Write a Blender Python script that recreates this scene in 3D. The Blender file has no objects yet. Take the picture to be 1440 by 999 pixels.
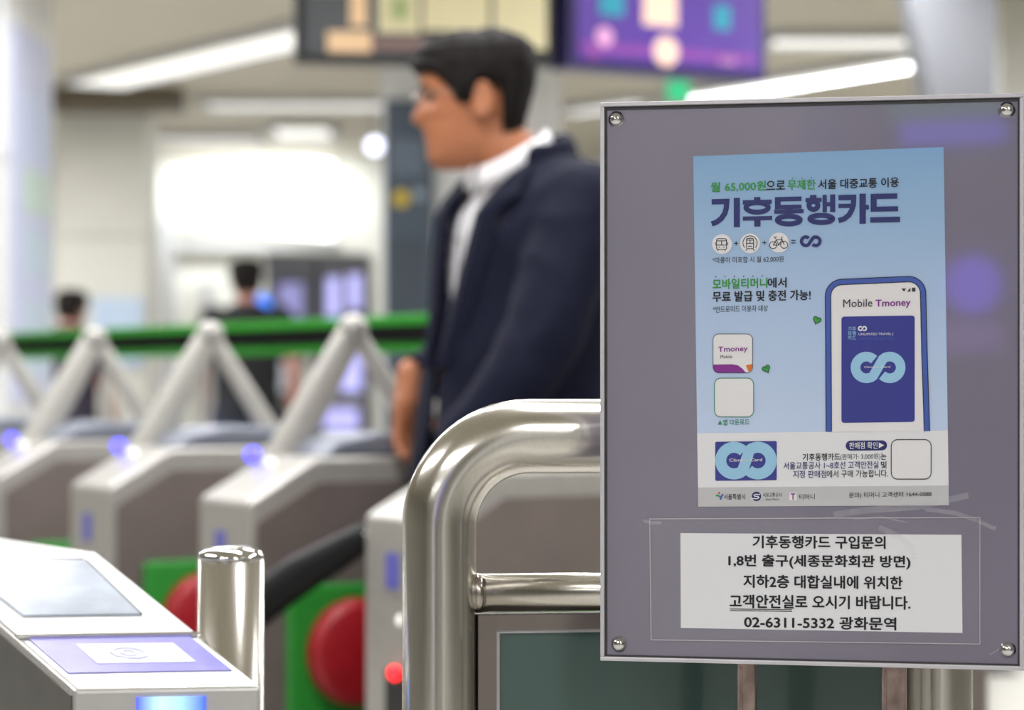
import bpy, bmesh, math, random
from mathutils import Vector, Matrix, noise
random.seed(7)
PI = math.pi
SC = bpy.context.scene
COL = SC.collection

# ---------------------------------------------------------------- camera, world, exposure
F = 3600.0            # focal length in pixels of the 1440x999 frame
HOR = 530.0           # horizon row
CAMZ = 1.10
cam_data = bpy.data.cameras.new('camera')
cam = bpy.data.objects.new('camera', cam_data)
COL.objects.link(cam)
cam.location = (0, 0, CAMZ)
cam.rotation_euler = (PI / 2, 0, 0)
cam_data.sensor_width = 36
cam_data.lens = 36 * F / 1440
cam_data.shift_y = (HOR - 499.5) / 1440
cam_data.clip_end = 100
cam_data.dof.use_dof = True
cam_data.dof.focus_distance = 2.14
cam_data.dof.aperture_fstop = 4.7
SC.camera = cam
w = bpy.data.worlds.new('world')
w.use_nodes = True
w.node_tree.nodes['Background'].inputs[0].default_value = (0.75, 0.8, 0.9, 1)
w.node_tree.nodes['Background'].inputs[1].default_value = 0.3
SC.world = w
SC.view_settings.view_transform = 'Standard'
SC.view_settings.look = 'None'
SC.view_settings.gamma = 1
SC.view_settings.exposure = 0.0
try:
    SC.cycles.use_denoising = True
    SC.cycles.sample_clamp_indirect = 6
    SC.cycles.max_bounces = 8
except Exception:
    pass

# ---------------------------------------------------------------- helpers
def P(px, py, Y):
    return Vector(((px - 720) / F * Y, Y, CAMZ - (py - HOR) / F * Y))

def lin(c):
    def f(v):
        v /= 255.0
        return v / 12.92 if v <= 0.04045 else ((v + 0.055) / 1.055) ** 2.4
    return (f(c[0]), f(c[1]), f(c[2]), 1)

MATS = {}
def mat(name, c, rough=0.5, metal=0.0, coat=0.0, emit=0.0, var=0.06, nscale=30, bump=0.0, stretch=None, trans=0.0, spec=None, alpha=1.0, aniso=0.0):
    if name in MATS: return MATS[name]
    m = bpy.data.materials.new(name); m.use_nodes = True
    nt = m.node_tree; b = nt.nodes['Principled BSDF']
    col = lin(c)
    tc = nt.nodes.new('ShaderNodeTexCoord'); mp = nt.nodes.new('ShaderNodeMapping')
    if stretch: mp.inputs['Scale'].default_value = stretch
    nz = nt.nodes.new('ShaderNodeTexNoise'); nz.inputs['Scale'].default_value = nscale; nz.inputs['Detail'].default_value = 4
    nt.links.new(tc.outputs['Object'], mp.inputs[0]); nt.links.new(mp.outputs[0], nz.inputs['Vector'])
    rp = nt.nodes.new('ShaderNodeValToRGB')
    k0, k1 = 1 - var, 1 + var
    rp.color_ramp.elements[0].position = .3; rp.color_ramp.elements[1].position = .7
    rp.color_ramp.elements[0].color = (col[0]*k0, col[1]*k0, col[2]*k0, 1)
    rp.color_ramp.elements[1].color = (min(1, col[0]*k1), min(1, col[1]*k1), min(1, col[2]*k1), 1)
    nt.links.new(nz.outputs['Fac'], rp.inputs[0]); nt.links.new(rp.outputs[0], b.inputs['Base Color'])
    b.inputs['Roughness'].default_value = rough
    b.inputs['Metallic'].default_value = metal
    b.inputs['Coat Weight'].default_value = coat
    b.inputs['Coat Roughness'].default_value = 0.04
    b.inputs['Transmission Weight'].default_value = trans
    b.inputs['Alpha'].default_value = alpha
    if aniso: b.inputs['Anisotropic'].default_value = aniso
    if spec is not None: b.inputs['Specular IOR Level'].default_value = spec
    if emit:
        b.inputs['Emission Color'].default_value = col
        b.inputs['Emission Strength'].default_value = emit
    if bump:
        bp = nt.nodes.new('ShaderNodeBump'); bp.inputs['Strength'].default_value = bump; bp.inputs['Distance'].default_value = 0.002
        nt.links.new(nz.outputs['Fac'], bp.inputs['Height']); nt.links.new(bp.outputs[0], b.inputs['Normal'])
    MATS[name] = m
    return m

def tag(o, label=None, cat=None, group=None, kind=None):
    if label: o['label'] = label
    if cat: o['category'] = cat
    if group: o['group'] = group
    if kind: o['kind'] = kind
    return o

def thing(name, label, cat, loc=(0, 0, 0), rotz=0, group=None):
    o = bpy.data.objects.new(name, None); COL.objects.link(o)
    o.empty_display_size = .1
    o.location = loc; o.rotation_euler = (0, 0, rotz)
    return tag(o, label, cat, group)

def link(name, me, m, parent=None, smooth=False):
    if m and not me.materials: me.materials.append(m)
    if smooth:
        for p in me.polygons: p.use_smooth = True
    o = bpy.data.objects.new(name, me); COL.objects.link(o)
    if parent: o.parent = parent
    return o

def obj(name, bm, m, parent=None, smooth=False, bevel=0, seg=2, autosmooth=True):
    me = bpy.data.meshes.new(name)
    bmesh.ops.recalc_face_normals(bm, faces=bm.faces)
    bm.to_mesh(me); bm.free()
    o = link(name, me, m, parent, smooth)
    if bevel:
        md = o.modifiers.new('bevel', 'BEVEL'); md.width = bevel; md.segments = seg; md.limit_method = 'ANGLE'; md.angle_limit = .6
    return o

def bx(bm, x0, x1, y0, y1, z0, z1):
    vs = [bm.verts.new(v) for v in ((x0,y0,z0),(x1,y0,z0),(x1,y1,z0),(x0,y1,z0),(x0,y0,z1),(x1,y0,z1),(x1,y1,z1),(x0,y1,z1))]
    for f in ((0,1,2,3),(4,5,6,7),(0,1,5,4),(1,2,6,5),(2,3,7,6),(3,0,4,7)): bm.faces.new([vs[i] for i in f])
    return vs

def box(name, x0, x1, y0, y1, z0, z1, m, parent=None, bevel=0):
    bm = bmesh.new(); bx(bm, x0, x1, y0, y1, z0, z1)
    return obj(name, bm, m, parent, bevel=bevel)

def V3(*a): return Vector(a)

def frames(pts):
    T = []
    for i in range(len(pts)):
        a = pts[max(i-1, 0)]; b = pts[min(i+1, len(pts)-1)]
        T.append((b - a).normalized())
    up = Vector((0, 0, 1)) if abs(T[0].z) < .9 else Vector((0, 1, 0))
    u = T[0].cross(up).normalized()
    out = []
    for t in T:
        u = (u - t * u.dot(t)).normalized()
        out.append((t, u, t.cross(u)))
    return out

def tube(bm, pts, rad, n=16, cap='flat', squash=None):
    """rad: number or list; cap 'round' gives hemispherical ends."""
    pts = [Vector(p) for p in pts]
    rad = list(rad) if hasattr(rad, '__iter__') else [rad] * len(pts)
    fr = frames(pts)
    rings = []
    seq = []
    if cap == 'round':
        for a in (80, 60, 40, 20):
            a = math.radians(a); seq.append((pts[0] - fr[0][0]*rad[0]*math.sin(a), rad[0]*math.cos(a), fr[0]))
    for p, r, f in zip(pts, rad, fr): seq.append((p, r, f))
    if cap == 'round':
        for a in (20, 40, 60, 80):
            a = math.radians(a); seq.append((pts[-1] + fr[-1][0]*rad[-1]*math.sin(a), rad[-1]*math.cos(a), fr[-1]))
    for p, r, (t, u, v) in seq:
        ring = []
        for k in range(n):
            a = 2*PI*k/n
            ru, rv = (r, r) if not squash else (r*squash[0], r*squash[1])
            ring.append(bm.verts.new(p + u*math.cos(a)*ru + v*math.sin(a)*rv))
        rings.append(ring)
    for a, b in zip(rings, rings[1:]):
        for k in range(n): bm.faces.new((a[k], a[(k+1) % n], b[(k+1) % n], b[k]))
    bm.faces.new(rings[0][::-1]); bm.faces.new(rings[-1])
    return rings

def lathe(bm, prof, center=(0, 0, 0), n=32, axis='z'):
    rings = []
    c = Vector(center)
    for r, h in prof:
        ring = []
        for k in range(n):
            a = 2*PI*k/n
            if axis == 'z': p = Vector((r*math.cos(a), r*math.sin(a), h))
            else: p = Vector((r*math.cos(a), -h, r*math.sin(a)))
            ring.append(bm.verts.new(c + p))
        rings.append(ring)
    for a, b in zip(rings, rings[1:]):
        for k in range(n): bm.faces.new((a[k], a[(k+1) % n], b[(k+1) % n], b[k]))
    if prof[0][0] > 1e-6: bm.faces.new(rings[0][::-1])
    if prof[-1][0] > 1e-6: bm.faces.new(rings[-1])

def ellipsoid(bm, c, r, R=None, n=16):
    mtx = Matrix.Translation(c) @ (R.to_4x4() if R else Matrix.Identity(4)) @ Matrix.Diagonal((r[0], r[1], r[2], 1))
    bmesh.ops.create_uvsphere(bm, u_segments=n, v_segments=max(8, n*3//4), radius=1, matrix=mtx)

def remesh(name, bm, m, parent, voxel=.007, smooth=4, wrinkle=0, wscale=9, seed=0, stretch=1):
    me = bpy.data.meshes.new(name + '_source')
    bmesh.ops.recalc_face_normals(bm, faces=bm.faces)
    bm.to_mesh(me); bm.free()
    t = bpy.data.objects.new('source', me); COL.objects.link(t)
    md = t.modifiers.new('r', 'REMESH'); md.mode = 'VOXEL'; md.voxel_size = voxel; md.use_smooth_shade = True
    if smooth:
        s = t.modifiers.new('s', 'SMOOTH'); s.iterations = smooth; s.factor = .5
    dg = bpy.context.evaluated_depsgraph_get()
    res = bpy.data.meshes.new_from_object(t.evaluated_get(dg))
    res.name = name
    bpy.data.objects.remove(t); bpy.data.meshes.remove(me)
    if wrinkle:
        nrm = [v.normal.copy() for v in res.vertices]
        for v, nn in zip(res.vertices, nrm):
            q = Vector((v.co.x, v.co.y, v.co.z*stretch)) * wscale + Vector((seed, seed, 0))
            d = noise.noise(q) + .5*noise.noise(q*2.1)
            d = 1 - abs(d)*2.2
            v.co += nn * d * wrinkle
    return link(name, res, m, parent, smooth=True)

# ---------------------------------------------------------------- materials
M_steel   = mat('brushed_steel', (176, 170, 162), .22, 1, nscale=60, var=.05, stretch=(1, 1, .03))
M_pipe    = mat('polished_steel_pipe', (206, 202, 194), .2, 1, nscale=90, var=.05, stretch=(8, 8, .3))
M_chrome  = mat('chrome', (215, 215, 215), .08, 1, var=.03)
M_rust    = mat('stained_steel', (150, 132, 124), .3, .8, nscale=70, var=.45, stretch=(1, 1, .6), bump=.3)
M_plate   = mat('grey_lilac_plate', (128, 123, 138), .32, .25, coat=.8, nscale=4, var=.07)
M_dark    = mat('dark_plastic', (20, 21, 24), .5)
M_black   = mat('black_glossy_padding', (7, 7, 10), .5, nscale=14, bump=1, spec=.25)
M_gate    = mat('gate_steel', (166, 163, 158), .35, .35, nscale=40, var=.04)
M_gateside= mat('gate_side_brown_grey', (118, 108, 104), .35, .3, nscale=8, var=.08)
M_lid     = mat('blue_grey_lid', (116, 120, 132), .4, .2)
M_arch    = mat('silver_grey_paint', (172, 169, 163), .4, .3)
M_rim     = mat('pale_metal_rim', (206, 203, 208), .35, .4)
M_matblack= mat('matt_black', (6, 6, 7), .8, spec=.1)
M_red     = mat('red_pad', (150, 12, 26), .45)
M_green   = mat('green_panel', (38, 130, 44), .45)
M_bluelamp= mat('blue_violet_lamp', (78, 72, 255), .3, emit=2.6)
M_whitelamp=mat('white_indicator', (235, 235, 230), .3, emit=.6)
M_redlamp = mat('red_lamp', (255, 20, 30), .3, emit=4)
M_violetmark = mat('violet_mark', (92, 92, 178), .4)
M_wall    = mat('cream_wall_panel', (214, 213, 204), .5, nscale=3, var=.03)
M_white   = mat('white_stone_column', (222, 223, 224), .35, nscale=5, var=.03)
M_lightgrey = mat('light_grey_paint', (176, 176, 176), .5)
M_ceil    = mat('beige_ceiling', (196, 190, 174), .7, nscale=2, var=.04)
M_beam    = mat('shaded_brown_beam', (98, 90, 74), .6)
M_floor   = mat('grey_granite_floor', (186, 183, 177), .25, nscale=60, var=.12)
M_bluegrey= mat('blue_grey_board', (66, 78, 92), .4)
M_grey    = mat('mid_grey_column', (92, 93, 98), .45, nscale=3, var=.05)
M_lamp    = mat('strip_light_diffuser', (255, 253, 246), .5, emit=.8)
M_wallglare= mat('white_wall_glare', (252, 254, 255), .5, emit=2.2)
M_skin    = mat('skin', (168, 106, 72), .55, nscale=25, var=.07)
M_skin2   = mat('skin_far', (176, 122, 106), .55)
M_hair    = mat('dark_hair', (22, 18, 17), .75, nscale=90, var=.5, stretch=(1, 1, .3), bump=.8, spec=.2)
M_navy    = mat('navy_wool', (17, 19, 37), .8, nscale=200, var=.15, spec=.15)
M_shirt   = mat('white_cotton', (224, 222, 224), .7)
M_trouser = mat('dark_trousers', (14, 14, 20), .8, spec=.15)
M_shoe    = mat('black_leather', (16, 15, 15), .3)
M_lip     = mat('lip', (132, 72, 60), .5)
M_eye     = mat('eye_dark', (24, 18, 16), .15)
M_frame   = mat('spectacle_metal', (150, 138, 130), .25, .8)
M_lens    = mat('spectacle_lens', (190, 185, 180), .3, alpha=.10, spec=.1)
M_paper   = mat('white_paper', (224, 224, 228), .55, coat=.35, nscale=3, var=.015)
M_film    = mat('clear_film', (226, 222, 230), .08, alpha=.05, coat=1)
M_creaseglare  = mat('creased_film_glare', (240, 236, 242), .3, alpha=.16, coat=1, nscale=200, var=.3)
M_ink     = mat('ink_black', (8, 9, 14), .5, var=.02, coat=.1)
M_inknavy = mat('ink_navy', (30, 38, 104), .5, var=.02, coat=.1)
M_inkgreen= mat('ink_green', (52, 150, 62), .5, var=.02, coat=.1)
M_inkteal = mat('ink_teal_green', (46, 138, 92), .5, var=.02, coat=.1)
M_inkgrey = mat('ink_grey', (44, 46, 54), .5, var=.02, coat=.1)
M_inkpurple=mat('ink_purple', (130, 30, 140), .5, var=.02, coat=.1)
M_inkorange=mat('ink_orange', (216, 112, 30), .5, var=.02, coat=.1)
M_inkwhite= mat('ink_white', (226, 224, 226), .5, var=.01, coat=.3)
M_inkpale = mat('ink_pale_blue', (150, 196, 226), .5, var=.02, coat=.1)
M_inkcard = mat('ink_card_blue', (42, 48, 138), .5, var=.03, coat=.3)
M_inkphone= mat('ink_phone_blue', (60, 88, 170), .5, var=.02, coat=.1)
M_inkred  = mat('ink_red', (200, 40, 50), .5, var=.02, coat=.1)
M_inkbar  = mat('ink_bar_grey', (190, 190, 192), .5, var=.02, coat=.1)

def poster_mat():
    m = bpy.data.materials.new('poster_print_sky'); m.use_nodes = True
    nt = m.node_tree; b = nt.nodes['Principled BSDF']
    tc = nt.nodes.new('ShaderNodeTexCoord'); sx = nt.nodes.new('ShaderNodeSeparateXYZ')
    nt.links.new(tc.outputs['Object'], sx.inputs[0])
    mr = nt.nodes.new('ShaderNodeMapRange'); mr.inputs[1].default_value = 0.19; mr.inputs[2].default_value = 0.43
    nt.links.new(sx.outputs['Z'], mr.inputs[0])
    rp = nt.nodes.new('ShaderNodeValToRGB')
    e = rp.color_ramp.elements
    e[0].position = 0; e[0].color = lin((190, 206, 234)); e[1].position = 1; e[1].color = lin((126, 168, 208))
    x = e.new(.5); x.color = lin((168, 192, 224))
    nt.links.new(mr.outputs[0], rp.inputs[0]); nt.links.new(rp.outputs[0], b.inputs['Base Color'])
    b.inputs['Roughness'].default_value = .5; b.inputs['Coat Weight'].default_value = .35; b.inputs['Coat Roughness'].default_value = .05
    return m
M_sky = poster_mat()

def teal_mat():
    m = mat('teal_tinted_panel', (56, 82, 76), .2, 0, coat=.6, var=.05, nscale=2)
    return m
M_teal = teal_mat()

# ---------------------------------------------------------------- the hall
CZ = 2.75
RX, RY = Vector((.5, -.87, 0)).normalized(), Vector((.87, .5, 0)).normalized()   # along the row of gates / along a gate
def struct(name, bm, m, bevel=0):
    return tag(obj(name, bm, m, bevel=bevel), kind='structure')
bm = bmesh.new(); bx(bm, -9, 9, -7, 19.2, -.1, 0); struct('floor', bm, M_floor)
bm = bmesh.new(); bx(bm, -9, 9, -7, 19.2, CZ, CZ+.1); struct('ceiling', bm, M_ceil)
bm = bmesh.new(); bx(bm, -9, 9, 19, 19.2, 0, CZ); struct('wall_back', bm, M_wall)
bm = bmesh.new(); bx(bm, -9, 9, -7.2, -7, 0, CZ); struct('wall_front', bm, M_wall)
bm = bmesh.new(); bx(bm, -9.2, -9, -7.2, 19.2, 0, CZ); struct('wall_left', bm, M_wall)
bm = bmesh.new(); bx(bm, 9, 9.2, -7.2, 19.2, 0, CZ); struct('wall_right', bm, M_wall)
# dropped ceiling beam before the far pillar, shadow band put into its colour
bm = bmesh.new(); bx(bm, -4.2, -1.9, 14.5, 14.9, CZ-.12, CZ); struct('trim_1', bm, M_beam)
bm = bmesh.new(); bx(bm, -9, 9, 18.9, 19, 0, .12); struct('baseboard_back', bm, M_lightgrey)
# door leaf and frame on the far wall
bm = bmesh.new(); bx(bm, -2.62, -2.5, 18.93, 19, 0, 2.3); bx(bm, -2.3, -2.22, 18.93, 19, 0, 1.8); struct('door_1', bm, M_lightgrey)

def pillar(x0, x1, y0, y1, m, label, joint=True):
    t = thing('pillar', label, 'pillar', ((x0+x1)/2, (y0+y1)/2, 0))
    cx, cy = (x0+x1)/2, (y0+y1)/2
    hx, hy = (x1-x0)/2, (y1-y0)/2
    zs = [0, .9, 1.92, CZ]
    for a, b in zip(zs, zs[1:]):
        box('stone_panel', -hx, hx, -hy, hy, a+.004, b-.004, m, t, bevel=.01)
    box('core', -hx+.02, hx-.02, -hy+.02, hy-.02, 0, CZ, M_lightgrey, t)
    return t
pa = pillar(-3.1, -1.90, 9.6, 10.6, M_white, 'white stone pillar with pale blue notices down its edge, far left')
pillar(-2.67, -2.14, 15, 15.5, M_wall, 'cream pillar under the dark ceiling beam')
pillar(-.66, .245, 13, 13.8, M_white, 'white pillar standing behind the man and the dark blue wayfinding board')
pillar(2.1, 3.4, 11, 11.8, M_wall, 'cream pillar at the far right behind the grey tapered column')

pillar(-1.9, -1.3, -3.2, -2.6, M_white, 'white pillar added behind the camera on its left for reflections in the steel')  # unseen pillars added to put pale streaks into the steel pipes
pillar(1.0, 1.6, -3.6, -3.0, M_white, 'white pillar added behind the camera on its right for reflections in the steel')
# notices on the pillar
def notice_strip():
    t = thing('pillar_notice', 'tall pale blue and green notice fixed on the white stone pillar', 'notice', (-1.90, 10.12, 0), PI/2)
    box('sheet', -.42, .40, -.006, 0, 1.0, 2.45, mat('lavender_print', (200, 205, 232), .5), t)
    box('printed_panel', -.2, .36, -.009, -.006, 1.74, 1.92, mat('pale_green_print', (196, 214, 206), .5), t)
    box('printed_panel', -.2, .36, -.009, -.006, 1.5, 1.68, mat('pale_aqua_print', (194, 210, 226), .5), t)
    box('printed_panel', -.2, .36, -.009, -.006, 1.96, 2.2, mat('pale_blue_print', (196, 206, 234), .5), t)
    box('printed_panel', -.2, .36, -.009, -.006, 1.1, 1.4, mat('pale_aqua_print', (194, 210, 226), .5), t)
notice_strip()

# wayfinding board on the white pillar
t = thing('wayfinding_board', 'dark blue-grey wayfinding board with a yellow dot behind the man', 'sign', P(576, 530, 12.97)*1)
t.location.z = 0
box('board', -.125, .125, -.06, 0, .3, 2.5, M_bluegrey, t, bevel=.01)
bm = bmesh.new(); lathe(bm, [(.0, .066), (.04, .066), (.04, .06)], (-.04, 0, 2.0), 20, 'y'); obj('yellow_dot', bm, mat('yellow_print', (206, 178, 40), .5), t)
bm = bmesh.new(); lathe(bm, [(.0, .066), (.03, .066), (.03, .06)], (.05, 0, 2.02), 20, 'y'); obj('grey_dot', bm, mat('pale_grey_print', (142, 156, 170), .5), t)
box('printed_panel', -.09, .08, -.064, -.06, 2.12, 2.3, mat('slate_print', (92, 104, 120), .5), t)
box('printed_panel', -.09, .09, -.064, -.06, 1.4, 1.8, mat('slate_dark_print', (58, 68, 80), .5), t)
box('printed_panel', -.06, .06, -.064, -.06, 1.29, 1.35, mat('yellow_print', (206, 178, 40), .5), t)

# strip lights recessed along the ceiling; each is its own fixture with a real lamp under the diffuser
LIGHTP = 1.0
def strip(a, b, wd, power, label, cat='light', vis=True, group=None):
    a = Vector(a); b = Vector(b); c = (a+b)/2; d = b-a; L = d.length
    ang = math.atan2(d.y, d.x)
    t = thing('strip_light', label, cat, (c.x, c.y, CZ), ang, group)
    bm = bmesh.new()
    bx(bm, -L/2-.04, L/2+.04, -wd/2-.04, -wd/2, -.05, 0); bx(bm, -L/2-.04, L/2+.04, wd/2, wd/2+.04, -.05, 0)
    bx(bm, -L/2-.04, -L/2, -wd/2, wd/2, -.05, 0); bx(bm, L/2, L/2+.04, -wd/2, wd/2, -.05, 0)
    obj('housing', bm, M_lightgrey, t)
    box('diffuser', -L/2, L/2, -wd/2, wd/2, -.03, -.005, M_lamp, t)
    ld = bpy.data.lights.new('strip_lamp', 'AREA'); ld.shape = 'RECTANGLE'; ld.size = L; ld.size_y = wd
    ld.energy = power * LIGHTP; ld.color = (.975, .985, 1)
    lo = bpy.data.objects.new('strip_lamp', ld); COL.objects.link(lo); lo.parent = t; lo.location = (0, 0, -.034)
    return t
G = 'added strip lights on the ceiling outside the picture'
strip((-2.3, 14.1, 0), (-.6, 11.5, 0), .32, 14, 'long slanting strip light left of the hanging screens')
strip((.99, 14.85, 0), (2.3, 12.7, 0), .24, 110, 'bright slanting strip light right of the hanging screens')
strip((-1.8, 15.2, 0), (-.72, 15.2, 0), .3, 3.0, 'dim crosswise strip light above the far ticket machines')
strip((-2.4, 17.4, 0), (-1.75, 17.4, 0), .3, 1.6, 'small crosswise strip light nearest the far wall')
strip((-1.55, 16.9, 0), (-1.2, 16.9, 0), .7, 3, 'short square ceiling light just before the far wall')
strip((.35, 15.6, 0), (.75, 15.0, 0), .14, 1.5, 'short strip light just right of the white pillar')
strip((1.25, 12.3, 0), (2.1, 12.3, 0), .3, 3, 'crosswise strip light above the slanting bright one')
# unseen strips added overhead and beside the view to light the hall
for i, (x, y, l) in enumerate(((-2.9, 7.0, 2.2), (-1.15, 8.7, 1.5), (.1, 5.2, 1.5), (1.5, 9.0, 2.0), (3.0, 8.4, 2.2), (-3.5, 12.6, 1.6), (4.4, 13.5, 2.2), (-4.6, 16.2, 2.0), (-6.2, 16.6, 2.0), (-5.2, 13.4, 1.6), (4.4, 17.0, 2.2), (-1.6, 6.2, 2.6), (1.5, 6.6, 2.6), (-.2, 3.3, 2.4), (-2.6, 2.6, 2.4), (2.4, 2.8, 2.4), (-1.2, -.8, 2.4), (1.3, -1.2, 2.4), (-3.4, -3.5, 2.4), (3.0, -4, 2.4))):
    strip((x + .25*l, y - .435*l, 0), (x - .25*l, y + .435*l, 0), .2, {-2.9: 35, -1.15: 38, .1: 40, -3.5: 130, -4.6: 90}.get(x, 60), 'strip light added on the ceiling out of view to light the hall', group=G)

# ---------------------------------------------------------------- hanging screens
def screen_unit(name, label, x0, y0, x1, y1, zb, mcase, panels, mscreen, frame_b):
    a = Vector((x0, y0, 0)); b = Vector((x1, y1, 0)); d = b-a; L = d.length; ang = math.atan2(d.y, d.x)
    t = thing(name, label, 'display', (a.x, a.y, 0), ang)
    box('casing', 0, L, 0, .12, zb, zb+.46, mcase, t, bevel=.008)
    box('screen', .03, L-.03, -.006, 0, zb+frame_b, zb+.43, mscreen, t)
    for (sh, u0, u1, v0, v1, m) in panels:
        if sh == 'r': box('screen_graphic', u0, u1, -.009, -.006, zb+v0, zb+v1, m, t)
        else:
            bm = bmesh.new(); lathe(bm, [(.0, .0095), (v1, .0095), (v1, .006)], ((u0+u1)/2, 0, zb+v0), 24, 'y'); obj('screen_graphic', bm, m, t)
    for u in (.15*L, .85*L):
        bm = bmesh.new(); tube(bm, [(u, .06, zb+.46), (u, .06, CZ)], .015, 10); obj('hanger_rod', bm, M_grey, t)
    return t
S = 8.0
zb = CAMZ + 450/F*S
m_beige = mat('screen_beige', (226, 190, 150), .5, emit=0.34)
m_map   = mat('screen_map', (204, 194, 156), .5, emit=0.31)
m_mapg  = mat('screen_map_green', (150, 190, 120), .5, emit=0.22)
m_dkscr = mat('screen_dark_grey', (42, 48, 52), .3, emit=0.06)
m_rose  = mat('screen_rose_brown', (122, 96, 92), .4, emit=0.15)
def ux(px): return (px-415)/450*1.0
SL = 8.0
def up(px, base=415): return (px-base)/F*SL
def vp(py): return (82-py)/F*SL + .0
screen_unit('hanging_screen', 'hanging screen with a dark case and beige map panels above the man', -.678, 8.0, .133, 8.1, CAMZ+445/F*8, M_dark,
    [('r', up(460), up(522), .028, .092, m_beige), ('r', up(492), up(516), .11, .26, m_beige), ('r', up(532), up(590), .09, .40, m_map), ('r', up(595), up(690), .10, .40, m_map),
     ('r', up(696), up(772), .045, .40, m_map), ('r', up(550), up(575), .13, .2, m_mapg), ('r', up(520), up(690), .035, .075, m_rose)], m_dkscr, .02)
m_pur   = mat('screen_purple', (84, 58, 140), .3, emit=0.34)
m_pur2  = mat('screen_magenta_band', (126, 66, 146), .3, emit=0.34)
m_cyan  = mat('screen_cyan', (46, 138, 160), .3, emit=0.37)
m_pink  = mat('screen_pink', (206, 150, 190), .3, emit=0.43)
m_cream = mat('screen_cream', (232, 196, 176), .3, emit=0.46)
screen_unit('hanging_screen', 'hanging purple screen showing cream and cyan shapes', .18, 8.1, .845, 8.5, CAMZ+435/F*8.1, mat('purple_black_case', (50, 42, 92), .3, emit=0.04),
    [('c', up(838, 780), up(838, 780), .105, .032, m_pink), ('c', up(945, 780), up(945, 780), .075, .048, m_cream), ('r', up(905, 780), up(965, 780), .155, .32, m_cream),
     ('r', up(830, 780), up(872, 780), .175, .25, m_cyan), ('r', up(1030, 780), up(1060, 780), .16, .24, m_cyan), ('c', up(820, 780), 2*up(820, 780)-up(820, 780), .06, .03, m_pur2),
     ('r', .04, .72, .055, .085, m_pur2), ('r', up(1040, 780), up(1070, 780), .05, .08, m_pink)], m_pur, .03)

# green exit lamp
t = thing('exit_sign', 'small green lit exit sign below the purple screen', 'sign', P(954, 128, 13.5))
box('sign_case', -.07, .07, 0, .05, -.07, .09, M_lightgrey, t)
box('lit_face', -.06, .06, -.006, 0, -.06, .08, mat('exit_green', (60, 200, 140), .4, emit=0.68), t)
bm = bmesh.new(); tube(bm, [(0, .03, .09), (0, .03, CZ - t.location.z)], .01, 8); obj('hanger_rod', bm, M_grey, t)

# globe lamp
gl = P(527, 205, 15.6)
t = thing('globe_lamp', 'small round white lamp left of the wayfinding board', 'lamp', gl)
bm = bmesh.new(); ellipsoid(bm, (0, 0, 0), (.05, .05, .05)); obj('globe', bm, mat('globe_glow', (226, 230, 255), .4, emit=3), t, smooth=True)
bm = bmesh.new(); tube(bm, [(0, 0, .04), (0, 0, CZ-gl.z)], .008, 8); obj('stem', bm, M_grey, t)

# glowing panel that stands in for the glare on the far wall
t = thing('wall_glare', 'large white glowing patch shaped as the glare on the far wall', 'wall_glare', (-1.85, 18.95, 0))
bm = bmesh.new()
vs = [(-.58, 2.22), (.53, 2.12), (.53, 2.68), (.3, 2.70), (-.1, 2.64), (-.3, 2.58), (-.6, 2.5)]
fr_ = [bm.verts.new((x, -.08, z)) for x, z in vs]; bk = [bm.verts.new((x, 0, z)) for x, z in vs]
bm.faces.new(fr_); bm.faces.new(bk[::-1])
for i in range(len(vs)): bm.faces.new((fr_[i], fr_[(i+1) % len(vs)], bk[(i+1) % len(vs)], bk[i]))
obj('glare_panel', bm, M_wallglare, t)
box('frame', -.64, .57, -.03, 0, 2.04, 2.10, M_lightgrey, t)
ld = bpy.data.lights.new('added_wall_lamp', 'AREA'); ld.shape = 'RECTANGLE'; ld.size = 1.3; ld.size_y = .15; ld.energy = 30; ld.color = (.93, .97, 1)  # added lamp that brightens the wall below the glowing patch
lo = bpy.data.objects.new('added_wall_lamp', ld); COL.objects.link(lo); lo.parent = t; lo.location = (-.05, -.35, 2.6); lo.rotation_euler = (math.radians(25), 0, 0)

# ticket machines
def machine(x, label, screens, w_=.34):
    t = thing('ticket_machine', label, 'machine', (x, 17, 0), 0, 'ticket machines along the far side')
    box('cabinet', -w_/2, w_/2, 0, .5, 0, 1.92, mat('machine_grey', (84, 85, 94), .4), t, bevel=.015)
    box('header', -w_/2+.01, w_/2-.01, -.02, 0, 1.78, 1.9, M_grey, t)
    for (u0, u1, z0, z1, m) in screens: box('screen', u0, u1, -.015, 0, z0, z1, m, t)
    box('shelf', -w_/2+.03, w_/2-.03, -.12, 0, .92, .95, M_gate, t)
    box('plinth', -w_/2+.02, w_/2-.02, .02, .45, -.0, .06, M_dark, t)
m_lav = mat('screen_lavender', (190, 188, 255), .3, emit=.6)
m_lav2 = mat('screen_violet', (150, 148, 205), .3, emit=.35)
m_wsc = mat('screen_soft_white', (190, 200, 210), .3, emit=.25)
machine(-1.47, 'grey ticket machine beside the man in the black top', [(-.08, .08, 1.5, 1.72, m_lav2), (-.12, .1, 1.32, 1.42, m_wsc), (-.1, .12, 1.0, 1.25, m_wsc)])
machine(-1.12, 'grey ticket machine with two bright lavender screens', [(-.11, -.02, 1.5, 1.76, m_lav), (.03, .12, 1.55, 1.78, m_lav), (-.1, .04, 1.38, 1.45, m_wsc), (-.02, .12, 1.0, 1.3, m_lav), (-.13, .1, .75, .9, m_lav)])

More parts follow.
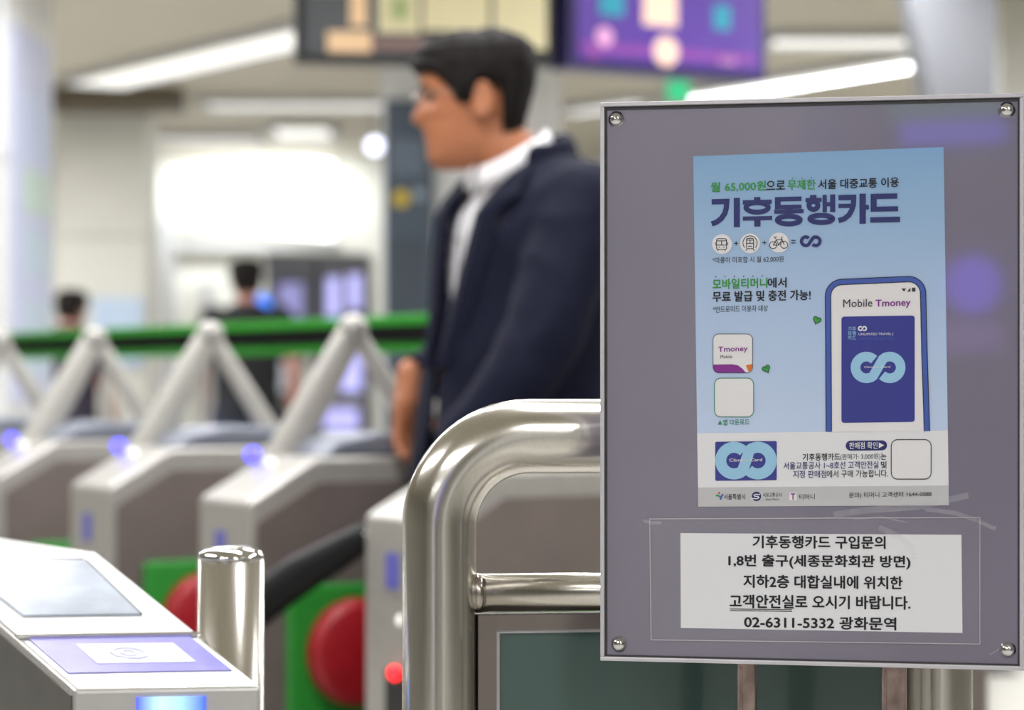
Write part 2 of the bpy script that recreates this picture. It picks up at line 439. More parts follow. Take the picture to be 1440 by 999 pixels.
# blue round sign behind the second walker
c = P(367, 428, 16.4)
t = thing('round_blue_sign', 'round bright blue lit sign at the shoulder of the walker in black', 'sign', (c.x, c.y, 0))
bm = bmesh.new(); lathe(bm, [(0, .02), (.055, .02), (.06, .01), (.06, 0)], (0, 0, c.z), 24, 'y'); obj('disc', bm, mat('blue_glow', (60, 130, 255), .4, emit=1.4), t)
bm = bmesh.new(); tube(bm, [(0, .01, 0), (0, .01, c.z-.05)], .012, 8); lathe(bm, [(.12, 0), (.12, .02), (.02, .03)], (0, .01, 0), 20); obj('post', bm, M_grey, t)

# pale blue panel on far wall
t = box('wall_poster', -3.0, -2.72, 18.96, 19.0, 1.2, 1.72, mat('pale_blue_poster', (186, 204, 226), .5)); tag(t, 'pale blue poster on the far wall beside the cream pillar', 'poster')
t = box('wall_poster', P(130,0,14.98).x, P(200,0,14.98).x, 14.97, 14.999, 1.16, 1.56, mat('pale_blue_poster', (186, 204, 226), .5)); tag(t, 'pale blue poster on the cream pillar', 'poster')

# grey tapered column at the right
t = thing('tapered_column', 'mid grey column with a slanted flank rising above the notice board', 'column', (1.62, 9.5, 0))
bm = bmesh.new()
prof = [(-.14, 0), (.18, 0), (.18, CZ), (-.165, CZ), (-.13, 2.5), (-.07, 2.15)]
a_ = [bm.verts.new((x, 0, z)) for x, z in ((-.05, 0), (.18, 0), (.18, CZ), (-.165, CZ), (-.13, 2.45), (-.06, 2.1))]
b_ = [bm.verts.new((v.co.x, .3, v.co.z)) for v in a_]
bm.faces.new(a_); bm.faces.new(b_[::-1])
for i in range(6): bm.faces.new((a_[i], a_[(i+1) % 6], b_[(i+1) % 6], b_[i]))
obj('column_shell', bm, M_grey, t, bevel=.01)
box('foot_plate', -.1, .24, -.05, .35, 0, .02, M_dark, t)

# purple and green advertising screens behind the camera (they show as reflections in the notice board)
def ad(x, y, z, w_, h_, ang, m, label):
    t = thing('advertising_screen', label, 'display', (x, y, 0), ang)
    box('screen', -w_/2, w_/2, -.02, 0, z-h_/2, z+h_/2, m, t)
    box('casing', -w_/2-.05, w_/2+.05, 0, .1, 0, z+h_/2+.05, M_dark, t, bevel=.01)

# ---------------------------------------------------------------- gates
GLEN, GWID = 1.4, .28
GS = .82; GB = -CAMZ*(1-GS)/GS     # gate modules are built at nominal size, then brought to their real size
g_names = ['silver ticket gate farthest along the row, at the left edge', 'silver ticket gate beside the white stone pillar', 'silver ticket gate second nearest the handrail but one', 'silver ticket gate with the red pad partly behind the black arm', 'nearest silver ticket gate, against the curved handrail']
def gate(i):
    k = 4 - i
    cx, cy = -.30 - .4255*k, 5.18 + .74*k
    ang = math.atan2(RY.y, RY.x)
    labels = ['silver ticket gate at the far end of the row, mostly outside the picture',
              'silver ticket gate fourth from the handrail, its blue lamp at the picture edge',
              'silver ticket gate third from the handrail, red pad showing beside the short post',
              'silver ticket gate second from the handrail, large red pad on its flank',
              'nearest silver ticket gate, its front beside the curved handrail']
    t = thing('ticket_gate', labels[i], 'ticket gate', (cx*GS, cy*GS, CAMZ*(1-GS)), ang, 'ticket gates in the row')
    t.scale = (GS, GS, GS)
    # local: x along the gate, y 0..-GWID towards the right flank
    prof = [(0, GB), (0, .82), (.17, .918), (.62, .918), (.66, .90), (1.1, .90), (1.27, .80), (GLEN, .78), (GLEN, GB)]
    bm = bmesh.new()
    A = [bm.verts.new((x, 0, z)) for x, z in prof]; B = [bm.verts.new((x, -GWID, z)) for x, z in prof]
    bm.faces.new(A); bm.faces.new(B[::-1])
    for q in range(len(prof)): bm.faces.new((A[q], A[(q+1) % len(prof)], B[(q+1) % len(prof)], B[q]))
    obj('body', bm, M_gate, t, bevel=.012, seg=3)
    # brown side panels, both flanks, proud
    for s in (0, 1):
        y0, y1 = ((-GWID-.008, -GWID+.001) if s else (-.001, .008))
        bm = bmesh.new()
        pr = [(.02, GB+.03), (.02, .775), (.17, .862), (1.08, .862), (1.25, .76), (1.38, .745), (1.38, GB+.03)]
        A = [bm.verts.new((x, y0, z)) for x, z in pr]; B = [bm.verts.new((x, y1, z)) for x, z in pr]
        bm.faces.new(A); bm.faces.new(B[::-1])
        for q in range(len(pr)): bm.faces.new((A[q], A[(q+1) % len(pr)], B[(q+1) % len(pr)], B[q]))
        obj('side_panel', bm, M_gateside, t)
    # green recess and red round pad on the right flank
    bm = bmesh.new(); bx(bm, .085, .55, -GWID-.03, -GWID-.008, .2, .634); obj('green_flap_cover', bm, M_green, t, bevel=.01)
    bm = bmesh.new(); lathe(bm, [(0, .045), (.10, .045), (.118, .036), (.122, .02), (.122, 0)], (.25, -GWID-.03, .48), 40, 'y'); obj('red_pad', bm, M_red, t, smooth=True)
    # grey lid with sloping ends
    bm = bmesh.new()
    pr = [(.2, .918), (.235, .955), (.33, .972), (.50, .968), (.56, .918)]
    A = [bm.verts.new((x, -.02, z)) for x, z in pr]; B = [bm.verts.new((x, -GWID+.02, z)) for x, z in pr]
    bm.faces.new(A); bm.faces.new(B[::-1])
    for q in range(len(pr)): bm.faces.new((A[q], A[(q+1) % len(pr)], B[(q+1) % len(pr)], B[q]))
    obj('reader_lid', bm, M_lid, t, bevel=.012, seg=3)
    # A-shaped support: two sloping posts meeting at the top
    top = Vector((.37, -.06, 1.215))
    for foot, rr in () if i == 4 else ((Vector((.185, -.05, .90)), .042), (Vector((.575, -.07, .90)), .026)):
        bm = bmesh.new(); fr0 = foot.lerp(top, 0); tube(bm, [foot, foot.lerp(top, .5), top], [rr*1.15, rr, rr*.82], 20, 'round', squash=(.45, 1.0)); obj('sloping_post', bm, M_arch, t, smooth=True)
    bm = bmesh.new(); ellipsoid(bm, top+Vector((0, 0, .0)) if i < 4 else Vector((.37, -.14, .97)), (.036, .03, .034) if i < 4 else (.05, .05, .02)); obj('post_cap', bm, M_gate, t, smooth=True)
    # lamps
    if i < 4:
      bm = bmesh.new(); ellipsoid(bm, (.125, -.028, .918), (.018, .022, .018)); obj('blue_lamp', bm, M_bluelamp, t, smooth=True)
    bm = bmesh.new(); ellipsoid(bm, (.13, -.11, .902), (.015, .016, .012)); obj('white_indicator', bm, M_whitelamp, t, smooth=True)
    # front face marks
    box('pictogram_plate', -.004, .001, -.155, -.105, .68, .75, M_violetmark, t)
    bm = bmesh.new(); lathe(bm, [(0, .004), (.010, .004), (.012, 0)], (0, -.16, .62), 16, 'y')
    bmesh.ops.rotate(bm, verts=bm.verts, cent=(0, -.16, .62), matrix=Matrix.Rotation(-PI/2, 3, 'Z')); obj('lock_button', bm, M_whitelamp, t)
    box('recess_panel', -.003, .001, -.22, -.10, .20, .52, M_dark, t)
    bm = bmesh.new(); ellipsoid(bm, (-.008, -.150, .515), (.008, .022, .014)); obj('red_lamp', bm, M_redlamp, t, smooth=True)
    if i == 4:
        bm = bmesh.new()
        pts = [Vector((.02, .045, .77)), Vector((-.02, .09, .735)), Vector((-.075, .15, .69)), Vector((-.14, .20, .63)), Vector((-.185, .235, .575)), Vector((-.19, .24, .52))]
        tube(bm, pts, [.030, .036, .042, .044, .042, .034], 16, 'round'); o = obj('padded_arm', bm, M_black, t, smooth=True); o['label'] = 'black glossy padded arm'
        bm = bmesh.new(); tube(bm, [Vector((.06, -.005, .79)), Vector((.015, .05, .765))], [.022, .024], 14, 'round'); o2 = obj('arm_bracket', bm, M_chrome, t, smooth=True)
    return t
for i in range(5): gate(i)

# green and black striped rail carried by the A supports
g4r = Vector((-.30*GS, 5.18*GS, 0)) + RY*.86
step = Vector((-.4255*GS, .74*GS, 0))
p0 = g4r + step*6.7; p1 = g4r + step*.1
d = p1-p0; L = d.length
t = thing('striped_rail', 'long green rail with a black centre stripe above the ticket gates', 'rail', p0, math.atan2(d.y, d.x))
box('green_board', 0, L, -.012, .012, 1.157, 1.244, mat('rail_green', (34, 136, 28), .5, spec=.2), t, bevel=.004)
box('black_stripe', 0, L, -.018, .018, 1.180, 1.222, M_matblack, t)
for k in range(6):
    xx = L - .7*0 - (step.length*(k+.0)) + step.length*.1 - .01
    if xx > L-.02: xx = L-.02
    bm = bmesh.new(); tube(bm, [V3(xx, .03, .0), V3(xx, .03, 1.2)], .016, 12); bx(bm, xx-.014, xx+.014, .008, .03, 1.17, 1.23); obj('rail_post', bm, M_arch, t, smooth=False)

# ---------------------------------------------------------------- people
def interp(tab, z):
    if z <= tab[0][0]: return tab[0][1:]
    for a, b in zip(tab, tab[1:]):
        if z <= b[0]:
            k = (z-a[0])/(b[0]-a[0]); k = k*k*(3-2*k)
            return tuple(p+(q-p)*k for p, q in zip(a[1:], b[1:]))
    return tab[-1][1:]
HEAD = [(0, .074, .005, .018), (.008, .088, .02, .032), (.025, .096, .038, .045), (.045, .094, .052, .053), (.055, .099, .056, .056), (.061, .095, .058, .057),
        (.068, .101, .060, .059), (.083, .096, .064, .062), (.11, .097, .072, .068), (.128, .093, .078, .071), (.148, .104, .082, .073), (.18, .104, .086, .075),
        (.205, .094, .082, .069), (.222, .074, .066, .054), (.234, .042, .038, .032), (.240, .004, .004, .004)]
def head_pt(th, z, off=0):
    Fr, Bk, W = interp(HEAD, z)
    s, c = math.sin(th), math.cos(th)
    e = .86
    x = (W+off)*math.copysign(abs(s)**e, s)
    y = -(Fr+off)*math.copysign(abs(c)**e, c) if c > 0 else (Bk+off)*abs(c)**e
    if c > 0 and off == 0:
        nz = 0
        if .078 < z < .145:
            nz = .030*max(0, 1-abs(z-.09)/.012)**.6 if z < .09 else .030*(1-(z-.09)/.055)**.8
        y -= nz*math.exp(-(x/.0125)**2)
        y += .010*math.exp(-((abs(x)-.031)/.014)**2-((z-.128)/.011)**2)
        y -= .004*math.exp(-((abs(x)-.042)/.016)**2-((z-.105)/.014)**2)
    return Vector((x, y, z))
def head_bm(bm, M, nth=56, nz=60):
    rings = []
    for j in range(nz+1):
        z = .24*j/nz
        rings.append([bm.verts.new(M @ head_pt(2*PI*k/nth, z)) for k in range(nth)])
    for a, b in zip(rings, rings[1:]):
        for k in range(nth): bm.faces.new((a[k], a[(k+1) % nth], b[(k+1) % nth], b[k]))
    bm.faces.new(rings[0][::-1]); bm.faces.new(rings[-1])
    R = M.to_3x3()
    for s in (-1, 1):
        ellipsoid(bm, M @ Vector((s*.076, .004, .116)), (.007, .017, .029), R @ Matrix.Rotation(s*.35, 3, 'Z') @ Matrix.Rotation(-.12, 3, 'X'))
        pts = []
        for q in range(14):
            a = -2.3 + q*.36
            pts.append(M @ Vector((s*(.083+.004*math.cos(a)), .006+.018*math.cos(a)*1.0, .118+.031*math.sin(a))))
        tube(bm, pts, .0048, 8, 'round')
def hair_obj(M, parent, fr=.172, thick=.022):
    bm = bmesh.new(); nth, nz = 72, 60
    def low(th):
        a = abs(((th+PI) % (2*PI))-PI); jit = .006*noise.noise(Vector((th*14, 0, 0)))     # 0 front .. pi back
        tab = [(0, fr+.004), (.5, fr), (.85, fr-.004), (1.05, .15), (1.25, .118), (1.45, .112), (1.6, .146), (1.95, .142), (2.2, .056), (2.6, .034), (PI, .03)]
        return interp([(p, q) for p, q in tab], a)[0] + jit
    rings = []
    for j in range(nz+1):
        u = j/nz; ring = []
        for k in range(nth):
            th = 2*PI*k/nth; zl = low(th)
            z = zl + (.24-zl)*u
            o_ = thick*min(1, .35+u*3.2) * (1+.25*noise.noise(Vector((math.sin(th)*5, math.cos(th)*5, z*22))))
            c = math.cos(th)
            if c > .3 and u < .5: o_ *= .75+.35*noise.noise(Vector((th*9, 3, u*2)))          # uneven fringe
            if c < -.2: o_ += .004
            p = head_pt(th, min(z, .2385), o_*.9)
            p.z += o_*.55*u
            ring.append(bm.verts.new(M @ p))
        rings.append(ring)
    for a, b in zip(rings, rings[1:]):
        for k in range(nth): bm.faces.new((a[k], a[(k+1) % nth], b[(k+1) % nth], b[k]))
    bm.faces.new(rings[-1])
    me = bpy.data.meshes.new('hair'); bm.normal_update(); bm.to_mesh(me); bm.free()
    o = link('hair', me, M_hair, parent, smooth=True)
    s = o.modifiers.new('s', 'SOLIDIFY'); s.thickness = thick*1.1; s.offset = -1
    return o

def hand_bm(bm, wrist, d, n, side, s=1.0, curl=.35):
    """d: direction of the fingers, n: palm normal (back of the hand -> palm), side: +1 thumb along d x n."""
    d = d.normalized(); n = (n - d*n.dot(d)).normalized(); t = d.cross(n)*side
    R = Matrix((t, n, d)).transposed()
    ellipsoid(bm, wrist + d*.05*s, (.040*s, .016*s, .055*s), R)
    tube(bm, [wrist - d*.02, wrist + d*.03], [.027*s, .028*s], 12, 'round')
    for k, (off, L_) in enumerate(((.030, .072), (.010, .080), (-.010, .075), (-.029, .060))):
        p = wrist + d*.090*s + t*off*s
        dd = (d + t*off*1.2)
        pts = [p - d*.02*s, p]; ang = 0
        for seg in (.45, .32, .23):
            ang += curl*(.7 if seg == .45 else 1)
            v = (dd.normalized()*math.cos(ang) + n*math.sin(ang))
            p = p + v*L_*seg*s; pts.append(p)
        tube(bm, pts, [.0095*s, .0095*s, .0088*s, .0082*s, .0072*s], 10, 'round')
    p = wrist + d*.025*s + t*.028*s
    pts = [p, p + (t*.6+d*.7+n*.35)*.032*s, p + (t*.75+d*1.5+n*.75)*.034*s, p + (t*.75+d*2.2+n*1.2)*.036*s]
    tube(bm, pts, [.013*s, .0115*s, .0105*s, .0085*s], 10, 'round')

def loft(bm, rings, n=36, e=.85):
    R = []
    for z, cx, cy, a, bf, bb in rings:
        ring = []
        for k in range(n):
            th = 2*PI*k/n; s_, c_ = math.sin(th), math.cos(th)
            x = a*math.copysign(abs(s_)**e, s_); y = -(bf if c_ > 0 else bb)*math.copysign(abs(c_)**e, c_)
            ring.append(bm.verts.new((cx+x, cy+y, z)))
        R.append(ring)
    for p, q in zip(R, R[1:]):
        for k in range(n): bm.faces.new((p[k], p[(k+1) % n], q[(k+1) % n], q[k]))
    bm.faces.new(R[0][::-1]); bm.faces.new(R[-1])

def V(*a): return Vector(a)
def person(label, loc, rotz, pose, H=1.0, vox=.007, suit=True, skin=None, top=None, mhair=None):
    t = thing('person', label, 'person', loc, rotz)
    skin = skin or M_skin
    hM = Matrix.Translation(pose['head']) @ Matrix.Rotation(pose.get('head_yaw', 0), 4, 'Z') @ Matrix.Rotation(pose.get('head_pitch', 0), 4, 'X')
    neck_top = hM @ V(0, .015, .075)
    # body: one continuous surface
    bm = bmesh.new()
    head_bm(bm, hM)
    tube(bm, [V(0, .025, 1.36), V(0, .01, 1.44).lerp(neck_top, .3), neck_top], [.066, .058, .056], 20)
    loft(bm, [(.84, 0, 0, .155, .10, .11), (.95, 0, 0, .165, .11, .12), (1.08, 0, 0, .145, .10, .10), (1.25, 0, .005, .165, .11, .11), (1.36, 0, .01, .175, .105, .11), (1.43, 0, .02, .12, .07, .085), (1.455, 0, .02, .06, .05, .06)])
    for s in ('L', 'R'):
        sh, el, wr = pose['sh'+s], pose['el'+s], pose['wr'+s]
        tube(bm, [sh, sh.lerp(el, .5), el, el.lerp(wr, .35), wr], [.058, .046, .038, .040, .026], 16, 'round')
        hand_bm(bm, wr, pose['hd'+s], pose['hn'+s], 1 if s == 'L' else -1, curl=pose.get('curl', .35))
        hp, kn, an = pose['hp'+s], pose['kn'+s], pose['an'+s]
        tube(bm, [hp, hp.lerp(kn, .5), kn, kn.lerp(an, .3), an], [.088, .072, .054, .054, .036], 16, 'round')
        tube(bm, [an, an+V(0, -.03, -.04), an+V(0, -.14, -.055)], [.034, .034, .026], 12, 'round')
    remesh('body', bm, skin, t, vox, 2)
    hair_obj(hM, t)
    for s in (-1, 1):
        bm = bmesh.new(); ellipsoid(bm, hM @ V(s*.031, -.082, .128), (.011, .008, .0055), hM.to_3x3(), 12); obj('eye', bm, M_eye, t, smooth=True)
        bm = bmesh.new(); tube(bm, [hM @ head_pt(s*.16, .146, .002), hM @ head_pt(s*.38, .150, .002), hM @ head_pt(s*.56, .145, .002)], [.003, .0038, .002], 8, 'round'); obj('eyebrow', bm, M_hair, t, smooth=True)
    bm = bmesh.new(); tube(bm, [hM @ head_pt(a, .0605, .0005) for a in (-.26, -.13, 0, .13, .26)], [.0015, .003, .0034, .003, .0015], 8, 'round'); obj('mouth', bm, M_lip, t, smooth=True)
    # trousers
    bm = bmesh.new()
    loft(bm, [(.80, 0, 0, .165, .115, .125), (.92, 0, 0, .172, .118, .128), (1.02, 0, 0, .160, .112, .115)])
    for s in ('L', 'R'):
        hp, kn, an = pose['hp'+s], pose['kn'+s], pose['an'+s]
        tube(bm, [hp, hp.lerp(kn, .5), kn, kn.lerp(an, .5), an+V(0, 0, -.01)], [.100, .088, .074, .066, .060], 20)
    remesh('trousers', bm, pose.get('mtr', M_trouser), t, .009, 3, .004, 10, 3, .6)
    for s in ('L', 'R'):
        an = pose['an'+s]
        bm = bmesh.new()
        tube(bm, [an+V(0, .045, -.055), an+V(0, 0, -.05), an+V(0, -.09, -.06), an+V(0, -.17, -.068)], [.036, .042, .042, .032], 16, 'round', squash=(1, .8)); obj('shoe', bm, M_shoe, t, smooth=True)
    if not suit:
        bm = bmesh.new()
        loft(bm, [(.86, 0, 0, .178, .125, .132), (1.0, 0, 0, .172, .12, .122), (1.2, 0, 0, .178, .124, .122), (1.36, 0, .01, .195, .12, .124), (1.43, 0, .02, .14, .085, .10), (1.47, 0, .02, .072, .066, .074)])
        for s in ('L', 'R'):
            sh, el = pose['sh'+s], pose['el'+s]
            tube(bm, [sh, sh.lerp(el, pose.get('slv', .6))], [.070, .062], 18, 'round')
        remesh('shirt', bm, top, t, .010, 3, .004, 8, 5)
        return t
    # white shirt
    bm = bmesh.new()
    loft(bm, [(.96, 0, 0, .170, .118, .118), (1.08, 0, 0, .160, .118, .110), (1.25, 0, .005, .178, .128, .118), (1.36, 0, .01, .185, .118, .118), (1.435, 0, .02, .13, .080, .092), (1.465, 0, .02, .066, .058, .066)])
    remesh('shirt', bm, M_shirt, t, .008, 3, .003, 11, 2)
    # shirt collar: a band round the neck that opens at the throat
    bm = bmesh.new(); n = 40; rr = []
    for j, (rad, dz, lean) in enumerate(((.070, -.022, 0), (.071, .012, .0), (.0675, .030, .004), (.075, .020, .004), (.084, -.012, 0))):
        ring = []
        for k in range(n+1):
            a = -PI/2 + .16 + (2*PI-.32)*k/n
            fwd = max(0, -math.sin(a))
            back = max(0, math.sin(a))
            c = V(-.006, .012 - .036, 1.474)
            z = dz + .034*back - .040*fwd
            ring.append(bm.verts.new(c + V(math.cos(a)*rad*.95, math.sin(a)*rad*1.0, z)))
        rr.append(ring)
    for a, b in zip(rr, rr[1:]):
        for k in range(n): bm.faces.new((a[k], a[k+1], b[k+1], b[k]))
    o = obj('shirt_collar', bm, M_shirt, t, smooth=True); s_ = o.modifiers.new('s', 'SOLIDIFY'); s_.thickness = .003
    bm = bmesh.new()
    for z in (1.40, 1.33, 1.26, 1.19): ellipsoid(bm, (0, -.135+.03*max(0, z-1.36)/.04, z), (.006, .003, .006), None, 10)
    tube(bm, [V(0.0, -.096, 1.425), V(.002, -.124, 1.36), V(0, -.134, 1.26), V(0, -.125, 1.1)], .0028, 6); obj('button_placket', bm, mat('placket_grey', (150, 146, 150), .7), t)  # grey line and buttons down the shirt front
    # jacket
    bm = bmesh.new()
    loft(bm, [(.76, 0, .0, .205, .200, .150), (.92, 0, 0, .198, .195, .145), (1.06, 0, .005, .188, .182, .138), (1.22, 0, .012, .200, .162, .152), (1.34, 0, .02, .212, .150, .157), (1.41, 0, .028, .190, .130, .135), (1.455, 0, .03, .125, .092, .100), (1.485, 0, .025, .080, .070, .080)], e=.9)
    for s in ('L', 'R'):
        sh, el, wr = pose['sh'+s], pose['el'+s], pose['wr'+s]
        tube(bm, [sh+V(0, .01, -.005), sh.lerp(el, .4), el.lerp(sh, .1), el.lerp(wr, .2), wr.lerp(el, .12)], [.082, .076, .066, .064, .048], 20, 'round')
    o = remesh('jacket', bm, M_navy, t, .0085, 4, .006, 7.5, 11, .7)
    me = o.data; b2 = bmesh.new(); b2.from_mesh(me)
    kill = []
    for f in b2.faces:
        c = f.calc_center_median()
        if c.y < .02:
            # opening: wide at the chest, closing at the button, parting again at the hem
            wv = interp([(.78, .06), (.9, .03), (1.02, .014), (1.15, .02), (1.29, .040), (1.39, .060), (1.44, .074), (1.48, .08)], c.z)[0]
            if abs(c.x - .0) < wv and c.y < -.02 and c.z > .7: kill.append(f)
        if (c.xy - Vector((0, .0))).length < .066 and c.z > 1.44: kill.append(f)
    bmesh.ops.delete(b2, geom=list(set(kill)), context='FACES')
    # open the cuffs
    cut = []
    for f in b2.faces:
        c = f.calc_center_median()
        for s in ('L', 'R'):
            wr, el = pose['wr'+s], pose['el'+s]; ax = (wr-el).normalized()
            if (c-wr).dot(ax) > -.012 and (c-wr).length < .1: cut.append(f)
    bmesh.ops.delete(b2, geom=list(set(cut)), context='FACES')
    b2.to_mesh(me); b2.free()
    s_ = o.modifiers.new('s', 'SOLIDIFY'); s_.thickness = .006; s_.offset = -1
    # lapels
    for s in (-1, 1):
        bm = bmesh.new()
        rows = [(1.475, .080, .062, .004), (1.44, .080, .118, -.062), (1.40, .070, .132, -.099), (1.375, .062, .105, -.118), (1.30, .046, .098, -.132), (1.20, .026, .070, -.150), (1.10, .016, .034, -.172)]
        vv = []
        for z, xi, xo, y in rows:
            vv.append((bm.verts.new((s*xi, y-.010, z)), bm.verts.new((s*(xi+xo)/2, y-.016+.2*max(0, (xo-xi))*.5, z)), bm.verts.new((s*xo, y-.004+.25*(xo-xi), z))))
        for a, b in zip(vv, vv[1:]):
            for q in range(2): bm.faces.new((a[q], a[q+1], b[q+1], b[q]))
        l = obj('lapel', bm, M_navy, t); m1 = l.modifiers.new('s', 'SOLIDIFY'); m1.thickness = .006
    # jacket collar round the back of the neck
    bm = bmesh.new(); pts = []
    for k in range(15):
        a = -.25 + (PI+.5)*k/14
        pts.append(V(math.cos(a)*.084, .004+math.sin(a)*.084, 1.474+.030*max(0, math.sin(a))))
    tube(bm, pts, .022, 10, 'round', squash=(.5, 1.3)); obj('jacket_collar', bm, M_navy, t, smooth=True)
    # spectacles
    bm = bmesh.new()
    for s in (-1, 1):
        pts = [hM @ V(s*.034+.021*math.cos(a), -.112+.004*abs(math.cos(a)), .128+.015*math.sin(a)) for a in [2*PI*q/20 for q in range(21)]]
        tube(bm, pts, .0013, 6)
        tube(bm, [hM @ V(s*.055, -.108, .134), hM @ V(s*.076, -.09, .134), hM @ V(s*.082, 0, .135), hM @ V(s*.081, .018, .122)], .0014, 6)
    tube(bm, [hM @ V(-.013, -.113, .131), hM @ V(0, -.118, .134), hM @ V(.013, -.113, .131)], .0013, 6)
    g = obj('spectacles', bm, M_frame, t)
    for s in (-1, 1):
        bm = bmesh.new(); ellipsoid(bm, hM @ V(s*.034, -.111, .128), (.020, .0008, .0145), hM.to_3x3(), 16); obj('spectacle_lens', bm, M_lens, g)
    return t

pose_man = dict(head=V(-.045, -.064, 1.462), head_yaw=-.50, head_pitch=.03,
    shL=V(.175, .015, 1.385), elL=V(.225, -.10, 1.13), wrL=V(.16, -.235, .945), hdL=V(0, -.2, -1), hnL=V(-1, .2, .1),
    shR=V(-.175, .015, 1.385), elR=V(-.25, .10, 1.15), wrR=V(-.22, -.115, 1.075), hdR=V(.03, -.12, -1), hnR=V(.9, .4, 0),
    hpL=V(.09, 0, .90), knL=V(.06, -.20, .52), anL=V(.05, -.28, .085),
    hpR=V(-.09, 0, .90), knR=V(-.07, -.03, .50), anR=V(-.06, .20, .12))
pm = person('man in a navy suit jacket, white open collar and glasses walking past the gates', (.02, 4.68, 0), math.radians(-60), pose_man)
pm.scale = (1.012, 1.012, 1.012)

def walker(label, loc, rotz, head, top, swing, mtr):
    p = dict(head=V(0, -.04, head), head_yaw=0,
        shL=V(.18, .01, 1.39), elL=V(.24, .04+swing*.08, 1.11), wrL=V(.24, -.05+swing*.1, .87), hdL=V(0, -.05, -1), hnL=V(-1, 0, 0),
        shR=V(-.18, .01, 1.39), elR=V(-.24, .04-swing*.08, 1.11), wrR=V(-.24, -.05-swing*.1, .87), hdR=V(0, -.05, -1), hnR=V(1, 0, 0),
        hpL=V(.09, 0, .90), knL=V(.10, -.04-swing*.1, .50), anL=V(.10, .06, .09), hpR=V(-.09, 0, .90), knR=V(-.10, -.04+swing*.1, .50), anR=V(-.10, 0, .09), mtr=mtr)
    return person(label, loc, rotz, p, vox=.009, suit=False, skin=M_skin2, top=top)
c = P(97, 530, 14.3)
wk = walker('dark haired walker in a dark purple top near the white stone pillar', (c.x, 14.3, 0), math.radians(165), 1.44, mat('dark_plum_cloth', (40, 34, 50), .8), .6, M_trouser)
wk.scale = (.94, .94, .94)
c = P(347, 530, 13.6)
walker('dark haired walker in a black sleeveless top in front of the ticket machines', (c.x, 13.6, .02), math.radians(190), 1.46, mat('black_cloth', (18, 19, 24), .8), -.6, mat('dark_denim', (34, 44, 66), .8))

# ---------------------------------------------------------------- curved handrail with the tinted panel
rY = 2.225
pr = .0325
xl = P(618, 0, rY).x; xr = P(1316, 0, rY+.06).x
zt = CAMZ - (614-HOR)/F*rY
R_ = .078
d_ = Vector((xr-xl, .06, 0)); Lr = d_.length
rail = thing('handrail', 'polished steel U-shaped handrail with a mid bar and teal panel', 'handrail', (xl, rY, 0), math.atan2(d_.y, d_.x))
pts = [V(0, 0, 0), V(0, 0, .3), V(0, 0, zt-R_)]
for k in range(1, 17):
    a = PI/2*k/16; pts.append(V(R_-R_*math.cos(a), 0, zt-R_+R_*math.sin(a)))
pts += [V(Lr*.3, 0, zt), V(Lr*.7, 0, zt)]
for k in range(0, 17):
    a = PI/2*k/16; pts.append(V(Lr-R_+R_*math.sin(a), 0, zt-R_+R_*math.cos(a)))
pts += [V(Lr, 0, .3), V(Lr, 0, 0)]
bm = bmesh.new(); tube(bm, pts, pr, 48); obj('top_pipe', bm, M_pipe, rail, smooth=True)
zm = CAMZ - (835-HOR)/F*rY
bm = bmesh.new(); tube(bm, [V(pr-.004, 0, zm), V(Lr-pr+.004, 0, zm)], .0168, 32); obj('mid_bar', bm, M_pipe, rail, smooth=True)
for x in (pr+.0, Lr-pr):
    bm = bmesh.new(); tube(bm, [V(x-.003, 0, zm), V(x+.004, 0, zm)], .0175, 32); obj('weld_ring', bm, M_steel, rail, smooth=True)
fz = zm-.0185
bm = bmesh.new(); bx(bm, pr, pr+.016, -.012, .012, .08, fz); bx(bm, Lr-pr-.016, Lr-pr, -.012, .012, .08, fz); bx(bm, pr+.016, Lr-pr-.016, -.012, .012, fz-.013, fz); bx(bm, pr+.016, Lr-pr-.016, -.012, .012, .08, .093)
obj('panel_frame', bm, mat('frame_steel', (120, 112, 106), .35, .5), rail)
bm = bmesh.new(); bx(bm, pr+.016, pr+.019, -.009, .009, .093, fz-.016); bx(bm, pr+.016, Lr-pr-.016, -.009, .009, fz-.016, fz-.013); obj('seal_strip', bm, M_lightgrey, rail)
box('teal_panel', pr+.019, Lr-pr-.016, -.004, .004, .093, fz-.016, M_teal, rail)
for x in (0, Lr):
    bm = bmesh.new(); lathe(bm, [(.07, 0), (.07, .008), (.045, .014), (.034, .02)], (x, 0, 0), 32); obj('floor_flange', bm, M_steel, rail, smooth=True)

# short post
pY = 2.47; pc = P(325, 0, pY)
post = thing('bollard_post', 'short polished steel post with a domed cap beside the card reader', 'post', (pc.x, pY, 0))
zt2 = CAMZ - (768-HOR)/F*pY
bm = bmesh.new(); lathe(bm, [(.0318, 0), (.0318, zt2-.0125)], n=48); obj('post_tube', bm, M_pipe, post, smooth=True)
bm = bmesh.new(); lathe(bm, [(.0318, zt2-.0125), (.0323, zt2-.0115), (.0318, zt2-.0095), (.030, zt2-.0055), (.026, zt2-.003), (.018, zt2-.001), (.008, zt2), (0.0, zt2)], n=48); obj('domed_cap', bm, M_chrome, post, smooth=True)
bm = bmesh.new(); lathe(bm, [(.06, 0), (.06, .006), (.034, .012)], n=32); obj('floor_flange', bm, M_steel, post, smooth=True)

